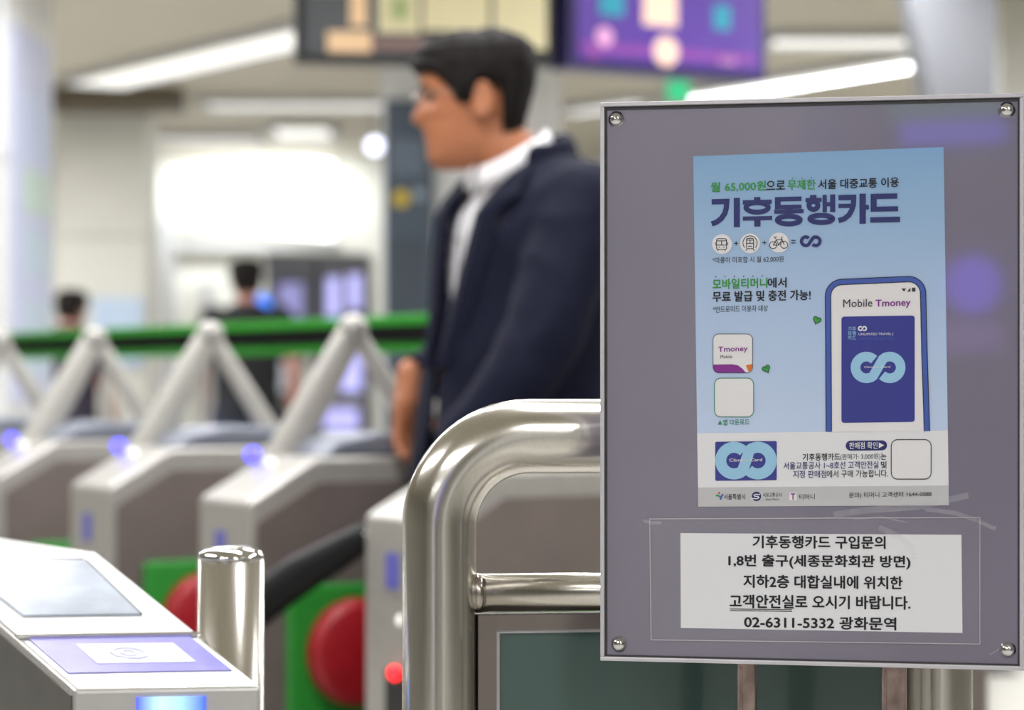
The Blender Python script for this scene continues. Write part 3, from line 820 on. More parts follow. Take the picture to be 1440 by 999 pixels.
# ---------------------------------------------------------------- card reader terminal in the lower left
FLp, FRp = V(-.389, 2.275, .822), V(-.225, 2.30, .822)
BRp = P(133, 776, 2.62); BLp = BRp + (FLp-FRp)*1.06; BLp.z = BRp.z
dd = (BRp-FRp); dd.z = 0; dd.normalize()
reader = thing('card_reader_terminal', 'silver card reader terminal with a sloping lit top in the foreground', 'card reader', (FRp.x, FRp.y, 0))
O = V(FRp.x, FRp.y, 0)
def rl(p): return p - O
def quadbox(bm, P4, th, n=None):
    n = n or (P4[1]-P4[0]).cross(P4[3]-P4[0]).normalized()
    if n.z < 0: n = -n
    A = [bm.verts.new(p) for p in P4]; B = [bm.verts.new(p - n*th) for p in P4]
    bm.faces.new(A); bm.faces.new(B[::-1])
    for q in range(4): bm.faces.new((A[q], A[(q+1) % 4], B[(q+1) % 4], B[q]))
BR2, BL2 = BRp + dd*.75, BLp + dd*.75
bm = bmesh.new()
top = [FLp, FRp, BRp, BR2, BL2, BLp]
down = lambda p: V(p.x, p.y, 0)
A = [bm.verts.new(rl(p)) for p in top]; Bv = [bm.verts.new(rl(down(p))) for p in top]
bm.faces.new((A[0], A[1], A[2], A[5])); bm.faces.new((A[5], A[2], A[3], A[4])); bm.faces.new((Bv[0], Bv[1], Bv[2], Bv[5])); bm.faces.new((Bv[5], Bv[2], Bv[3], Bv[4]))
for q in ((0, 1), (1, 2), (2, 3), (3, 4), (4, 5), (5, 0)):
    bm.faces.new((A[q[0]], A[q[1]], Bv[q[1]], Bv[q[0]]))
obj('housing', bm, mat('reader_steel', (206, 204, 202), .3, .6, nscale=60, var=.03), reader, bevel=.004, seg=3)
def Sl(s, t_, h=0):
    a = FLp.lerp(BLp, t_); b = FRp.lerp(BRp, t_); p = a.lerp(b, s)
    n = (FRp-FLp).cross(BLp-FLp).normalized()
    if n.z < 0: n = -n
    return rl(p + n*h)
def slab(name, s0, s1, t0, t1, h, m, th=.002, parent=None, s0b=None, s1b=None):
    bm = bmesh.new(); quadbox(bm, [Sl(s0, t0, h), Sl(s1, t0, h), Sl(s1b if s1b is not None else s1, t1, h), Sl(s0b if s0b is not None else s0, t1, h)], th)
    return obj(name, bm, m, parent or reader)
M_rwhite = mat('reader_white_cover', (226, 228, 230), .18, .1, coat=.6)
slab('white_cover', .02, .985, .355, .985, .002, M_rwhite)
scr = slab('display_glass', .16, .80, .48, .90, .0045, mat('reader_display', (176, 184, 198), .1, .0, coat=1, nscale=9, var=.3), s0b=.12, s1b=.86)
slab('display_edge', .80, .812, .48, .90, .0047, M_dark, parent=scr, s0b=.86, s1b=.872)
slab('display_edge', .12, .86, .90, .915, .0047, M_inkgrey, parent=scr)
pp = slab('touch_panel', .06, .94, .10, .335, .0012, mat('reader_violet_panel', (150, 146, 214), .15, coat=1, nscale=40, var=.05))
slab('card_symbol', .27, .80, .155, .285, .0018, mat('reader_symbol_white', (200, 200, 226), .3, coat=.5), th=.0012, parent=pp)
bm = bmesh.new()
cc = Sl(.5, .22, .0024); uu = (Sl(.6, .22, .0024)-cc); vv_ = (Sl(.5, .26, .0024)-cc)
for k0, k1 in ((1.0, .78), (.5, .3)):
    o_ = [bm.verts.new(cc+uu*math.cos(2*PI*k/24)*k0+vv_*math.sin(2*PI*k/24)*k0) for k in range(24)]
    i_ = [bm.verts.new(cc+uu*math.cos(2*PI*k/24)*k1+vv_*math.sin(2*PI*k/24)*k1) for k in range(24)]
    for k in range(24): bm.faces.new((o_[k], o_[(k+1) % 24], i_[(k+1) % 24], i_[k]))
obj('contactless_mark', bm, mat('reader_symbol_grey', (150, 152, 176), .4), pp)
slab('seam_line', .0, 1.0, .335, .352, .003, M_chrome)
# front lamp
fn = (FRp-FLp).cross(V(0, 0, 1)).normalized()
if fn.y > 0: fn = -fn
bm = bmesh.new()
a0, a1 = FLp.lerp(FRp, .33), FLp.lerp(FRp, .70)
for sgn in (0,):
    q4 = [a0+V(0,0,-.008), a1+V(0,0,-.008), a1+V(0,0,-.030), a0+V(0,0,-.030)]
    A = [bm.verts.new(rl(p+fn*.003)) for p in q4]; B = [bm.verts.new(rl(p-fn*.003)) for p in q4]
    bm.faces.new(A); bm.faces.new(B[::-1])
    for q in range(4): bm.faces.new((A[q], A[(q+1) % 4], B[(q+1) % 4], B[q]))
def lampmat():
    m = bpy.data.materials.new('reader_front_lamp'); m.use_nodes = True; nt = m.node_tree; b = nt.nodes['Principled BSDF']
    tc = nt.nodes.new('ShaderNodeTexCoord'); sx = nt.nodes.new('ShaderNodeSeparateXYZ'); nt.links.new(tc.outputs['Generated'], sx.inputs[0])
    rp = nt.nodes.new('ShaderNodeValToRGB'); nt.links.new(sx.outputs['X'], rp.inputs[0]); e = rp.color_ramp.elements
    e[0].color = lin((60, 70, 255)); e[1].color = lin((60, 90, 255)); x = e.new(.35); x.color = lin((190, 235, 255)); x = e.new(.6); x.color = lin((170, 220, 255))
    nt.links.new(rp.outputs[0], b.inputs['Emission Color']); b.inputs['Emission Strength'].default_value = 1.5; b.inputs['Base Color'].default_value = lin((40, 60, 200))
    return m
obj('blue_front_lamp', bm, lampmat(), reader)
# dark trim strip low on the left flank
sn = V(-dd.y, dd.x, 0)
if sn.x > 0: sn = -sn
bm = bmesh.new()
q4 = [FLp+V(0,0,-.075), FLp+dd*.9+V(0,0,-.02), FLp+dd*.9+V(0,0,-.032), FLp+V(0,0,-.087)]
A = [bm.verts.new(rl(p+sn*.004)) for p in q4]; B = [bm.verts.new(rl(p-sn*.002)) for p in q4]
bm.faces.new(A); bm.faces.new(B[::-1])
for q in range(4): bm.faces.new((A[q], A[(q+1) % 4], B[(q+1) % 4], B[q]))
obj('flank_trim', bm, M_dark, reader)
bm = bmesh.new()
q4 = [FLp+V(0,0,-.006)+dd*.004, BLp+V(0,0,-.008), BL2+V(0,0,-.008), V(BL2.x, BL2.y, .1), V(FLp.x, FLp.y, .1)+dd*.004]
A = [bm.verts.new(rl(p+sn*.002)) for p in q4]; B = [bm.verts.new(rl(p-sn*.002)) for p in q4]
bm.faces.new(A); bm.faces.new(B[::-1])
for q in range(5): bm.faces.new((A[q], A[(q+1) % 5], B[(q+1) % 5], B[q]))
obj('flank_panel', bm, mat('reader_flank', (112, 110, 108), .35, .6), reader)

# ---------------------------------------------------------------- notice board
bL = P(845, 0, 2.155); bR = P(1440, 0, 2.081)
bu = V(bR.x-bL.x, bR.y-bL.y, 0); BW = bu.length; bu.normalize()
bn = V(bu.y, -bu.x, 0)            # towards the camera
yaw = math.atan2(bu.y, bu.x)
BZ0, BZ1 = .8612, 1.3305
B_origin = V(bL.x, bL.y, BZ0)
def BP(px, py, h=0):
    """point on the board plane (board-local u, z) under a pixel, raised h towards the viewer"""
    dr = V((px-720)/F, 1, -(py-HOR)/F)
    c0 = V(0, 0, CAMZ)
    k = (B_origin-c0).dot(bn)/dr.dot(bn)
    p = c0+dr*k - B_origin
    return V(p.dot(bu), -h, p.z)
board = thing('notice_board', 'grey lilac steel notice board with domed bolts fixed before the handrail', 'notice board', B_origin, yaw)
BH = BZ1-BZ0
box('back_plate', .003, BW-.003, 0, .004, .003, BH-.003, M_plate, board)
def rim(name, bm_): return obj(name, bm_, M_rim, board, bevel=.0008)
for nm, a in (('rim_strip', (0, BW, -.004, .012, BH-.0035, BH)), ('rim_strip', (0, BW, -.004, .012, 0, .0035)), ('rim_strip', (0, .0035, -.004, .012, .0035, BH-.0035)), ('rim_strip', (BW-.0035, BW, -.004, .012, .0035, BH-.0035))):
    bm = bmesh.new(); bx(bm, *a); rim(nm, bm)
M_seam = mat('dark_gap', (60, 58, 62), .6)
for a in ((.0035, BW-.0035, -.0006, 0, BH-.0065, BH-.0035), (.0035, BW-.0035, -.0006, 0, .0035, .005), (.0035, .0055, -.0006, 0, .005, BH-.0065), (BW-.005, BW-.0035, -.0006, 0, .005, BH-.0065)):
    box('inner_gap', *a, M_seam, board)
for (px, py) in ((867, 168), (1416, 155), (871, 906), (1417, 914)):
    p = BP(px, py)
    bm = bmesh.new(); lathe(bm, [(.0068, 0), (.0068, .0008), (.0058, .0012), (.0055, .0032), (.0042, .0050), (.0022, .0060), (0, .0063)], p, 28, 'y'); obj('dome_bolt', bm, M_chrome, board, smooth=True)
# back struts
for px, w_ in ((1048, .0150), (1256, .0200)):
    p = BP(px, 900)
    bm = bmesh.new(); bx(bm, p.x-w_/2, p.x+w_/2, .005, .022, -.86, .40); bx(bm, p.x-w_/2+.0025, p.x-w_/2+.0045, .003, .006, -.5, -.003)
    o = obj('strut', bm, M_rust, board, bevel=.002); o['label'] = 'rust-stained steel strut'

def flat(name, pts, h, m, parent, th=.0):
    """filled polygon given in photo pixels, printed on the board plane"""
    bm = bmesh.new()
    vs = [bm.verts.new(BP(x, y, h)) for x, y in pts]
    f = bm.faces.new(vs)
    if th:
        r = bmesh.ops.extrude_face_region(bm, geom=[f]); bmesh.ops.translate(bm, verts=[g for g in r['geom'] if isinstance(g, bmesh.types.BMVert)], vec=(0, th, 0))
    else: bmesh.ops.triangulate(bm, faces=bm.faces)
    return obj(name, bm, m, parent)

def ribbon(bm, pts, wd, h, closed=False):
    n = len(pts); pts = [Vector((x, y)) for x, y in pts]
    L_, R__ = [], []
    for i in range(n):
        if closed: a, b = pts[(i-1) % n], pts[(i+1) % n]
        else: a, b = pts[max(0, i-1)], pts[min(n-1, i+1)]
        d1 = (pts[i]-a); d2 = (b-pts[i])
        if d1.length < 1e-6: d1 = d2
        if d2.length < 1e-6: d2 = d1
        d1.normalize(); d2.normalize(); tt = d1+d2
        if tt.length < 1e-6: tt = d1
        tt.normalize(); nn = Vector((-tt.y, tt.x)); cosv = max(.5, abs(nn.dot(Vector((-d1.y, d1.x)))))
        w2 = wd/2/cosv
        q = pts[i]+nn*w2; r = pts[i]-nn*w2
        L_.append(bm.verts.new(BP(q.x, q.y, h))); R__.append(bm.verts.new(BP(r.x, r.y, h)))
    for i in range(n if closed else n-1):
        j = (i+1) % n; bm.faces.new((L_[i], L_[j], R__[j], R__[i]))

def rrect(x0, y0, x1, y1, r, dy=0, n=6):
    """rounded rectangle outline; dy: drop of the left side relative to the right (photo skew)"""
    pts = []
    for cx, cy, a0 in ((x1-r, y0+r, -90), (x1-r, y1-r, 0), (x0+r, y1-r, 90), (x0+r, y0+r, 180)):
        for k in range(n+1):
            a = math.radians(a0+90*k/n); x = cx+r*math.cos(a); y = cy+r*math.sin(a)
            pts.append((x, y + dy*(x1-x)/(x1-x0)))
    return pts
def circ(cx, cy, rx, ry=None, n=28, a0=0, a1=360):
    ry = ry or rx
    m_ = n if a1-a0 == 360 else n+1
    return [(cx+rx*math.cos(math.radians(a0+(a1-a0)*k/n)), cy+ry*math.sin(math.radians(a0+(a1-a0)*k/n))) for k in range(m_)]

def text(s, x0, y0, x1, y1, hgt, m, parent, h=.0012, bold=0.0, name='printed_text'):
    """string fitted to the box whose bottom edge runs from pixel (x0,y0) to (x1,y1), hgt pixels high"""
    cu = bpy.data.curves.new('t', 'FONT'); cu.body = s; cu.resolution_u = 3
    o = bpy.data.objects.new('t', cu); COL.objects.link(o)
    dg = bpy.context.evaluated_depsgraph_get()
    me = bpy.data.meshes.new_from_object(o.evaluated_get(dg)); me.name = name
    bpy.data.objects.remove(o); bpy.data.curves.remove(cu)
    xs = [v.co.x for v in me.vertices]; ys = [v.co.y for v in me.vertices]
    ax, bx_, ay, by = min(xs), max(xs), min(ys), max(ys)
    base = []
    for v in me.vertices:
        u = (v.co.x-ax)/(bx_-ax); q = (v.co.y-ay)/(by-ay)
        base.append((x0+(x1-x0)*u, y0+(y1-y0)*u - hgt*q))
    polys = [tuple(p.vertices) for p in me.polygons]
    bpy.data.meshes.remove(me)
    b = bold*hgt*1.1*(.75 if hgt < 12 else 1)
    offs = [(0, 0)] if not bold else [(-b, 0), (b, 0), (0, b*.8), (0, -b*.8)]
    V_, P_ = [], []
    for k, (ox, oy) in enumerate(offs):
        o0 = len(V_)
        V_ += [BP(x+ox, y+oy, h+k*.00003) for x, y in base]
        P_ += [tuple(i+o0 for i in p) for p in polys]
    me = bpy.data.meshes.new(name); me.from_pydata(V_, [], P_)
    return link(name, me, m, parent)

# --- poster
poster = thing('poster', 'pale blue travel card poster on the notice board with a drawing of a phone', 'poster', B_origin, yaw)
flat('sheet', [(975, 220), (1327, 207), (1334.5, 711), (982, 713)], .0006, M_sky, poster, th=.0005)
flat('white_block', [(980.5, 609.5), (1333, 605.5), (1334.4, 710.8), (982.2, 712.8)], .0008, M_paper, poster)
flat('grey_footer', [(981.7, 686), (1334, 683), (1334.4, 710.8), (982.2, 712.8)], .0009, M_inkbar, poster)
T = text
T('월 65,000원', 1000, 271, 1077, 268.5, 14, M_inkgreen, poster, bold=.02)
T('으로', 1078, 267.5, 1104, 266.5, 12.5, M_ink, poster, bold=.02)
T('무제한', 1108, 267.5, 1147, 266.5, 14, M_inkgreen, poster, bold=.02)
T('서울 대중교통 이용', 1151, 266.5, 1264, 263, 13.5, M_ink, poster, bold=.02)
for x in (1115, 1128, 1141): flat('emphasis_dot', circ(x, 251-(x-1115)*.03, .8, n=8), .0012, M_ink, poster)
# headline drawn stroke by stroke
hb = bmesh.new()
K = 4.966
def hq(x0, y0, x1, y1, sk=-.022):
    pts = [(990+x/K, 240+y/K) for x, y in ((x0, y0-sk*0), (x1, y0+sk*(x1-x0)), (x1, y1+sk*(x1-x0)), (x0, y1))]
    HH[0] += .00001
    hb.faces.new([hb.verts.new(BP(x, y, HH[0])) for x, y in pts])
HH = [.0011]
def hs(pts, wd, closed=False):
    HH[0] += .00001
    ribbon(hb, [(990+x/K, 240+y/K) for x, y in pts], wd/K, HH[0], closed)
hs([(55, 219), (160, 216), (157, 262), (146, 300), (122, 335), (90, 360), (55, 374)], 37); hq(209, 192, 252, 396)
hq(350, 186, 395, 210); hq(272, 208, 474, 238); hs(circ(372, 258, 78, 33, 32), 34, True); hq(272, 322, 477, 350); hq(352, 348, 396, 392)
hq(496, 186, 682, 217); hq(496, 186, 536, 268); hq(496, 242, 682, 270); hq(574, 262, 618, 282); hq(491, 274, 697, 302); hs(circ(593, 346, 80, 27, 32), 34, True)
hq(742, 172, 786, 196); hq(710, 193, 822, 222); hs(circ(765, 244, 31, 28, 28), 34, True); hq(829, 170, 858, 292); hq(882, 168, 917, 290); hq(856, 222, 884, 250); hs(circ(820, 338, 80, 25, 32), 34, True)
hs([(940, 190), (1046, 187), (1044, 240), (1034, 275), (1012, 312), (980, 338), (940, 350)], 36); hq(940, 234, 1040, 262); hq(1087, 163, 1131, 372); hq(1128, 240, 1152, 272)
hq(1165, 164, 1350, 200); hq(1165, 164, 1206, 285); hq(1165, 254, 1356, 288); hq(1162, 327, 1370, 364)
obj('headline', hb, M_inknavy, poster)
# icons
for cx, cy in ((1015.5, 343.5), (1055, 342.5), (1095.5, 341.5)): flat('icon_disc', circ(cx, cy, 14), .0011, M_inkwhite, poster)
def lines(name, L__, wd, m, h=.0014):
    bm = bmesh.new()
    for pts, cl in L__: ribbon(bm, pts, wd, h, cl)
    return obj(name, bm, m, poster)
lines('bus_icon', [(rrect(1008, 336, 1022, 351, 2), True), ([(1008, 345), (1022, 345)], False), ([(1008, 339), (1022, 339)], False), ([(1015, 339), (1015, 345)], False), ([(1006.5, 341), (1006.5, 345)], False), ([(1023.5, 341), (1023.5, 345)], False), ([(1010, 351), (1010, 353.5)], False), ([(1020, 351), (1020, 353.5)], False), ([(1011, 348), (1013, 348)], False), ([(1017, 348), (1019, 348)], False)], 1.0, M_ink)
lines('train_icon', [(circ(1055, 342, 10, 10, 24, -220, 40), False), (rrect(1050, 335.5, 1060, 350, 2), True), ([(1050, 342.5), (1060, 342.5)], False), ([(1055, 338), (1055, 342.5)], False), ([(1050, 338), (1060, 338)], False), ([(1052, 346.5), (1058, 346.5)], False), ([(1051, 350), (1049, 353)], False), ([(1059, 350), (1061, 353)], False)], 1.0, M_ink)
lines('bicycle_icon', [(circ(1087.5, 345, 5), True), (circ(1103, 344.5, 5), True), ([(1087.5, 345), (1092, 337.5), (1100, 337), (1095.5, 345), (1087.5, 345)], False), ([(1092, 337.5), (1095.5, 345)], False), ([(1103, 344.5), (1099, 334.5), (1101, 333.5)], False), ([(1091, 336), (1089, 333.5), (1093, 333.5)], False)], 1.0, M_ink)
lines('plus_sign', [([(1032.5, 342.5), (1038.5, 342.5)], False), ([(1035.5, 339.5), (1035.5, 345.5)], False)], 1.0, M_ink)
lines('plus_sign', [([(1072, 341.5), (1078, 341.5)], False), ([(1075, 338.5), (1075, 344.5)], False)], 1.0, M_ink)
lines('equals_sign', [([(1113, 338.5), (1119, 338.3)], False), ([(1113, 342), (1119, 341.8)], False)], 1.3, M_inknavy)
def inf(name, cx, cy, r, sep, wd, m, h, parent=poster, slant=True):
    """open linked-loop mark: two broad rings joined by a rising diagonal"""
    bm = bmesh.new(); rr_ = r-wd/2
    ribbon(bm, circ(cx-sep/2, cy, rr_, rr_, 30, 50, 315), wd, h)
    ribbon(bm, circ(cx+sep/2, cy, rr_, rr_, 30, -130, 135), wd, h+.00004)
    p = circ(cx-sep/2, cy, rr_, rr_, 30, 50, 51)[0]; q = circ(cx+sep/2, cy, rr_, rr_, 30, -130, -129)[0]
    ribbon(bm, [(p[0]-wd*.35, p[1]+wd*.25), p, q, (q[0]+wd*.35, q[1]-wd*.25)], wd, h+.00008)
    return obj(name, bm, m, parent)
inf('loop_mark', 1140.3, 339.5, 8.3, 14.0, 4.6, M_inknavy, .0013)
T('*따릉이 미포함 시 월 62,000원', 1002, 371, 1102, 369, 9, M_inkgrey, poster)
for x in (1007, 1020, 1033, 1046, 1059, 1072): flat('emphasis_dot', circ(x, 389.5-(x-1007)*.02, .9, n=8), .0012, M_ink, poster)
T('모바일티머니', 1002.5, 407, 1079, 405, 14, M_inkgreen, poster, bold=.024)
T('에서', 1080, 405, 1106, 404.5, 14, M_ink, poster, bold=.024)
T('무료 발급 및 충전 가능!', 1002.5, 425, 1140, 422, 14.5, M_ink, poster, bold=.024)
T('*안드로이드 이용자 대상', 1003, 440, 1080, 438, 9, M_inkgrey, poster)
# app icon and code frames (the square codes themselves are left out)
flat('app_icon_tile', rrect(1003, 470, 1058.5, 524.5, 8), .0011, M_inkwhite, poster)
lines('app_icon_outline', [(rrect(1003, 470, 1058.5, 524.5, 8), True)], .7, M_inkgrey)
flat('app_icon_band', [(1003.5, 513), (1030, 512.5), (1038, 514), (1044, 518.5), (1049, 524.3), (1011, 524.5), (1006, 522.5), (1003.5, 518)], .0013, M_inkpurple, poster)
flat('app_icon_corner', [(1049, 514), (1058.3, 512), (1058, 518), (1055.5, 522), (1053, 523)], .0013, M_inkorange, poster)
T('Tmoney', 1010.5, 497.5, 1051.5, 496, 9.5, M_inkpurple, poster, h=.0014, bold=.02)
T('Mobile', 1013.5, 504.5, 1030, 504, 5, M_inkgrey, poster, h=.0014)
flat('code_tile', rrect(1005, 532, 1060, 586.5, 9), .0011, M_inkwhite, poster)
lines('code_tile_outline', [(rrect(1005, 532, 1060, 586.5, 9), True)], 1.0, M_inkteal)
T('앱 다운로드', 1017, 598.5, 1054, 597.5, 8, M_inkteal, poster, bold=.01)
flat('pointer_triangle', [(1009.5, 597.5), (1016, 597.5), (1012.7, 591)], .0012, M_inkteal, poster)
# two small hearts
def heart(cx, cy, s, rot):
    pts = []
    for k in range(28):
        a = 2*PI*k/28
        x = .8*math.sin(a)**3; y = -(13*math.cos(a)-5*math.cos(2*a)-2*math.cos(3*a)-math.cos(4*a))/16*.85
        pts.append((cx+s*(x*math.cos(rot)-y*math.sin(rot)), cy+s*(x*math.sin(rot)+y*math.cos(rot))))
    flat('heart', pts, .0012, M_inkgreen, poster); lines('heart_outline', [(pts, True)], .9, M_ink)
heart(1149, 450.5, 7, .35); heart(1078, 519, 7, -.45)
# phone drawing
def phone_path(ins):
    x0, x1 = 1162+ins, 1307-ins; y0 = 391+ins; r = 24-ins
    pts = [(x0, 607.5)]
    pts.append((x0-.5, 500)); pts.append((x0-1.2, y0+r+2))
    for k in range(1, 9):
        a = math.radians(180+90*k/8); pts.append((x0-1.2+r+r*math.cos(a), y0+r+2+r*math.sin(a)))
    for k in range(0, 9):
        a = math.radians(-90+90*k/8); pts.append((x1-5-r+r*math.cos(a), y0-2+r+r*math.sin(a)))
    pts += [(x1-3, 500), (x1+.5, 606.5)]
    return pts
def gap(a, b): return a
flat('phone_screen', phone_path(4), .0011, M_inkwhite, poster)
bm = bmesh.new(); ribbon(bm, phone_path(3.6), 8.4, .0013); obj('phone_frame', bm, M_inkphone, poster)
lines('phone_outline', [(phone_path(0), False), (phone_path(7.6), False)], 1.1, M_ink, h=.0015)
T('Mobile', 1186, 432.5, 1227, 431.5, 11, M_inkgrey, poster, h=.0015, bold=.003)
T('Tmoney', 1231.5, 434.5, 1280.5, 433, 12.5, M_inkpurple, poster, h=.0015, bold=.02)
flat('wifi_icon', [(1268, 406), (1274.5, 406), (1271.3, 410.5)], .0015, M_inkgrey, poster)
flat('signal_icon', [(1275.5, 410.5), (1280.5, 410.3), (1280.5, 405)], .0015, M_inkgrey, poster)
flat('battery_icon', rrect(1282.5, 404.8, 1287.5, 410.5, 1), .0015, M_inkgrey, poster)
flat('travel_card', rrect(1183.5, 444, 1286.5, 593.5, 4, dy=1.5), .0014, M_inkcard, poster)
T('기후\n동행\n카드', 1192.5, 478.5, 1204, 478.5, 19, M_inkpale, poster, h=.0016)
inf('small_loop_mark', 1213, 462.3, 3.6, 5.6, 1.9, M_inkwhite, .0016)
T('UNLIMITED TRAVEL |', 1207.5, 473, 1256, 472.2, 4.2, M_inkwhite, poster, h=.0016)
T('SUBWAY BUS BICYCLE', 1207.5, 478.6, 1257, 477.8, 4, M_inkphone, poster, h=.0016)
inf('large_loop_mark', 1235, 517, 22, 33, 13.5, M_inkpale, .0016)
T('Climate Card', 1215.5, 517.8, 1252, 517.3, 2.6, M_inkwhite, poster, h=.0019, bold=.02)
# card picture in the white block
flat('card_picture', rrect(1006, 620.5, 1092.5, 675.5, 2, dy=1), .0011, M_inkcard, poster)
inf('card_picture_loop', 1049.3, 648, 26.5, 33.5, 15.5, M_inkpale, .0013)
T('Climate Card', 1026, 649.5, 1072, 648.8, 4.2, M_inkwhite, poster, h=.0016, bold=.02)
# purchase text
flat('button_shape', rrect(1189.5, 619.5, 1247.5, 633.5, 6.8, dy=.6), .0011, M_inknavy, poster)
T('판매점 확인', 1194.5, 631.8, 1234, 631.2, 9.6, M_inkwhite, poster, h=.0013, bold=.01)
flat('pointer_triangle', [(1236, 622.5), (1236, 630.5), (1243.5, 626.4)], .0013, M_inkwhite, poster)
T('기후동행카드', 1129, 648.2, 1181.5, 647.5, 10, M_ink, poster, bold=.02)
T('(판매가: 3,000원)', 1182, 648.2, 1238, 647.2, 9.5, M_inkgrey, poster)
T('는', 1239, 646.8, 1246.5, 646.6, 9, M_ink, poster, bold=.02)
T('서울교통공사 1~8호선 고객안전실', 1102, 660.5, 1235.5, 658.8, 10.3, M_inknavy, poster, bold=.012)
T('및', 1239, 658.8, 1247, 658.6, 9.5, M_ink, poster, bold=.02)
T('지정 판매점', 1115.5, 672.5, 1162, 672, 10.3, M_inknavy, poster, bold=.012)
T('에서 구매 가능합니다.', 1163, 672, 1249, 671, 10.3, M_ink, poster, bold=.01)
flat('code_tile', rrect(1253.5, 618.5, 1309.5, 674, 9), .0011, M_inkwhite, poster)
lines('code_tile_outline', [(rrect(1253.5, 618.5, 1309.5, 674, 9), True)], 1.1, M_ink)
# footer marks
bm = bmesh.new(); ribbon(bm, [(1013.5, 703), (1014.5, 699), (1017, 695)], 2.4, .0013); obj('city_mark_stroke', bm, M_inkphone, poster)
bm = bmesh.new(); ribbon(bm, [(1007, 697), (1010.5, 697.2), (1013, 699.5)], 2.2, .0013); obj('city_mark_leaf', bm, M_inkteal, poster)
flat('city_mark_dot', circ(1011.5, 693.6, 1.3, n=12), .0013, M_inkred, poster)
T('서울특별시', 1018, 703, 1048, 702.6, 8, M_ink, poster, bold=.006)
flat('metro_mark', circ(1064, 698.3, 6.6), .0012, M_inknavy, poster)
lines('metro_mark_wave', [([(1069, 695.8), (1063, 695.3), (1060.5, 696.6), (1061.5, 698.2), (1066.5, 698.4), (1067.6, 700), (1065, 701.6), (1056, 701.2)], False)], 1.3, M_inkwhite)
T('서울교통공사', 1073, 699.3, 1099.5, 699, 6, M_inkgrey, poster)
T('Seoul Metro', 1077, 704, 1096, 703.8, 3.2, M_inkgrey, poster)
flat('t_mark_tile', rrect(1110, 693, 1120.5, 704, 1), .0012, M_inkwhite, poster)
T('T', 1112.2, 702.8, 1118.5, 702.8, 8.5, M_inkpurple, poster, h=.0014, bold=.03)
T('티머니', 1124, 703, 1146, 702.6, 8, M_ink, poster)
T('문의) 티머니 고객센터 1644-0088', 1194, 701.6, 1310, 699.6, 8.6, M_ink, poster, bold=.008)

# --- paper notice in its clear sleeve
note = thing('paper_notice', 'white paper notice in a clear sleeve low on the notice board', 'notice', B_origin, yaw)
flat('sheet', [(957, 750), (1352, 752.5), (1353.5, 890.5), (957.5, 883.5)], .0006, M_paper, note, th=.0005)
T('기후동행카드 구입문의', 1059, 771, 1245, 772, 17.5, M_ink, note, h=.0009, bold=.03)
T('1,8번 출구(세종문화회관 방면)', 1025, 799, 1280, 801, 19, M_ink, note, h=.0009, bold=.03)
T('지하2층 대합실내에 위치한', 1046, 826.5, 1269, 829, 18, M_ink, note, h=.0009, bold=.03)
T('고객안전실로 오시기 바랍니다.', 1026.5, 855, 1280, 857.5, 18.5, M_ink, note, h=.0009, bold=.03)
T('02-6311-5332 광화문역', 1047, 883.3, 1260, 886.5, 17.5, M_ink, note, h=.0009, bold=.03)
flat('underline', [(1026.5, 856.2), (1114, 857.2), (1114, 858.2), (1026.5, 857.2)], .0009, M_ink, note)
flat('underline', [(1026.5, 858.6), (1114, 859.6), (1114, 860.6), (1026.5, 859.6)], .0009, M_ink, note)
# clear sleeve border round the sheet
def sleeve(pts_o, pts_i):
    bm = bmesh.new()
    o4 = [bm.verts.new(BP(x, y, .0011)) for x, y in pts_o]; i4 = [bm.verts.new(BP(x, y, .0011)) for x, y in pts_i]
    for q in range(4): bm.faces.new((o4[q], o4[(q+1) % 4], i4[(q+1) % 4], i4[q]))
    obj('clear_sleeve', bm, M_film, note)
sleeve([(914, 730), (1378, 728), (1378, 906), (916, 900)], [(957, 750), (1352, 752.5), (1353.5, 890.5), (957.5, 883.5)])
bm = bmesh.new(); ribbon(bm, [(914, 730), (1378, 728), (1378, 906), (916, 900)], 1.2, .0013, True); obj('sleeve_edge', bm, mat('sleeve_edge_clear', (190, 184, 192), .15, coat=1), note)

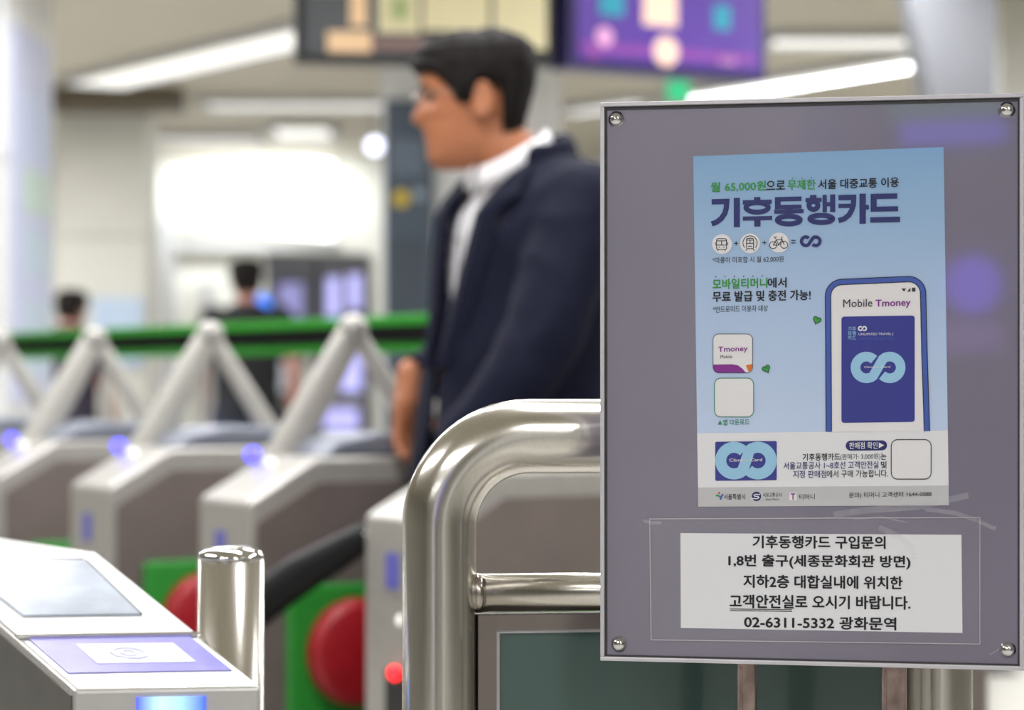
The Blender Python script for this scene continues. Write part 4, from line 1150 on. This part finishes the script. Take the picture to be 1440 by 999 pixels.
for pts, wd in (([(1172, 724), (1225, 717), (1290, 713), (1338, 702), (1362, 697)], 9), ([(1300, 716), (1345, 722), (1376, 733), (1400, 744)], 6), ([(1236, 742), (1262, 753), (1280, 768), (1287, 786)], 8),
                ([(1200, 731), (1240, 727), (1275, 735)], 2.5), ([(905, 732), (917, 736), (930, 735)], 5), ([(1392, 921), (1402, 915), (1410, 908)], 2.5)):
    bm = bmesh.new(); ribbon(bm, pts, wd, .0016); obj('crease_glare', bm, M_creaseglare, note)  # pale ribbons drawn as the highlights on the creased film

# ---------------------------------------------------------------- screens behind the camera that the board reflects
def mirror_point(px, py, dist):
    """where a ray from the camera through a pixel goes after reflecting off the board"""
    dr = V((px-720)/F, 1, -(py-HOR)/F).normalized()
    c0 = V(0, 0, CAMZ); k = (B_origin-c0).dot(bn)/dr.dot(bn); hit = c0+dr*k
    r = dr - bn*2*dr.dot(bn)
    return hit + r*dist
q = mirror_point(1365, 380, 5.5)
q2 = mirror_point(1340, 175, 5.5)
AD = (q, q2)
t = thing('advertising_screen', 'tall violet advertising screen standing behind the camera', 'display', (q.x, q.y, 0), math.radians(0))
box('casing', -.22, .22, -.1, 0, 0, 1.62, M_dark, t, bevel=.01)
bm = bmesh.new(); lathe(bm, [(0, -.012), (.085, -.012), (.085, 0)], (.01, 0, 1.37), 28, 'y'); obj('screen_roundel', bm, mat('ad_violet', (110, 70, 255), .4, emit=8), t)
box('screen_caption', -.09, .10, 0, .012, 1.17, 1.26, mat('ad_lavender', (170, 130, 235), .4, emit=2.2), t)
box('screen', -.19, .19, 0, .008, .5, 1.56, mat('ad_dark_violet', (60, 50, 90), .4, emit=.3), t)
t = thing('overhead_sign', 'violet and green lit sign hanging behind the camera', 'sign', (q2.x, q2.y, 0))
box('violet_face', -.16, .16, 0, .01, q2.z-.06, q2.z+.01, mat('sign_violet', (96, 84, 255), .4, emit=6), t)
box('green_face', -.2, .15, 0, .01, q2.z+.02, q2.z+.08, mat('sign_green', (80, 180, 140), .4, emit=2.2), t)
box('sign_case', -.22, .22, -.08, 0, q2.z-.08, q2.z+.1, M_dark, t)
for u in (-.18, .18):
    bm = bmesh.new(); tube(bm, [(u, -.04, q2.z+.1), (u, -.04, CZ)], .01, 8); obj('hanger_rod', bm, M_grey, t)
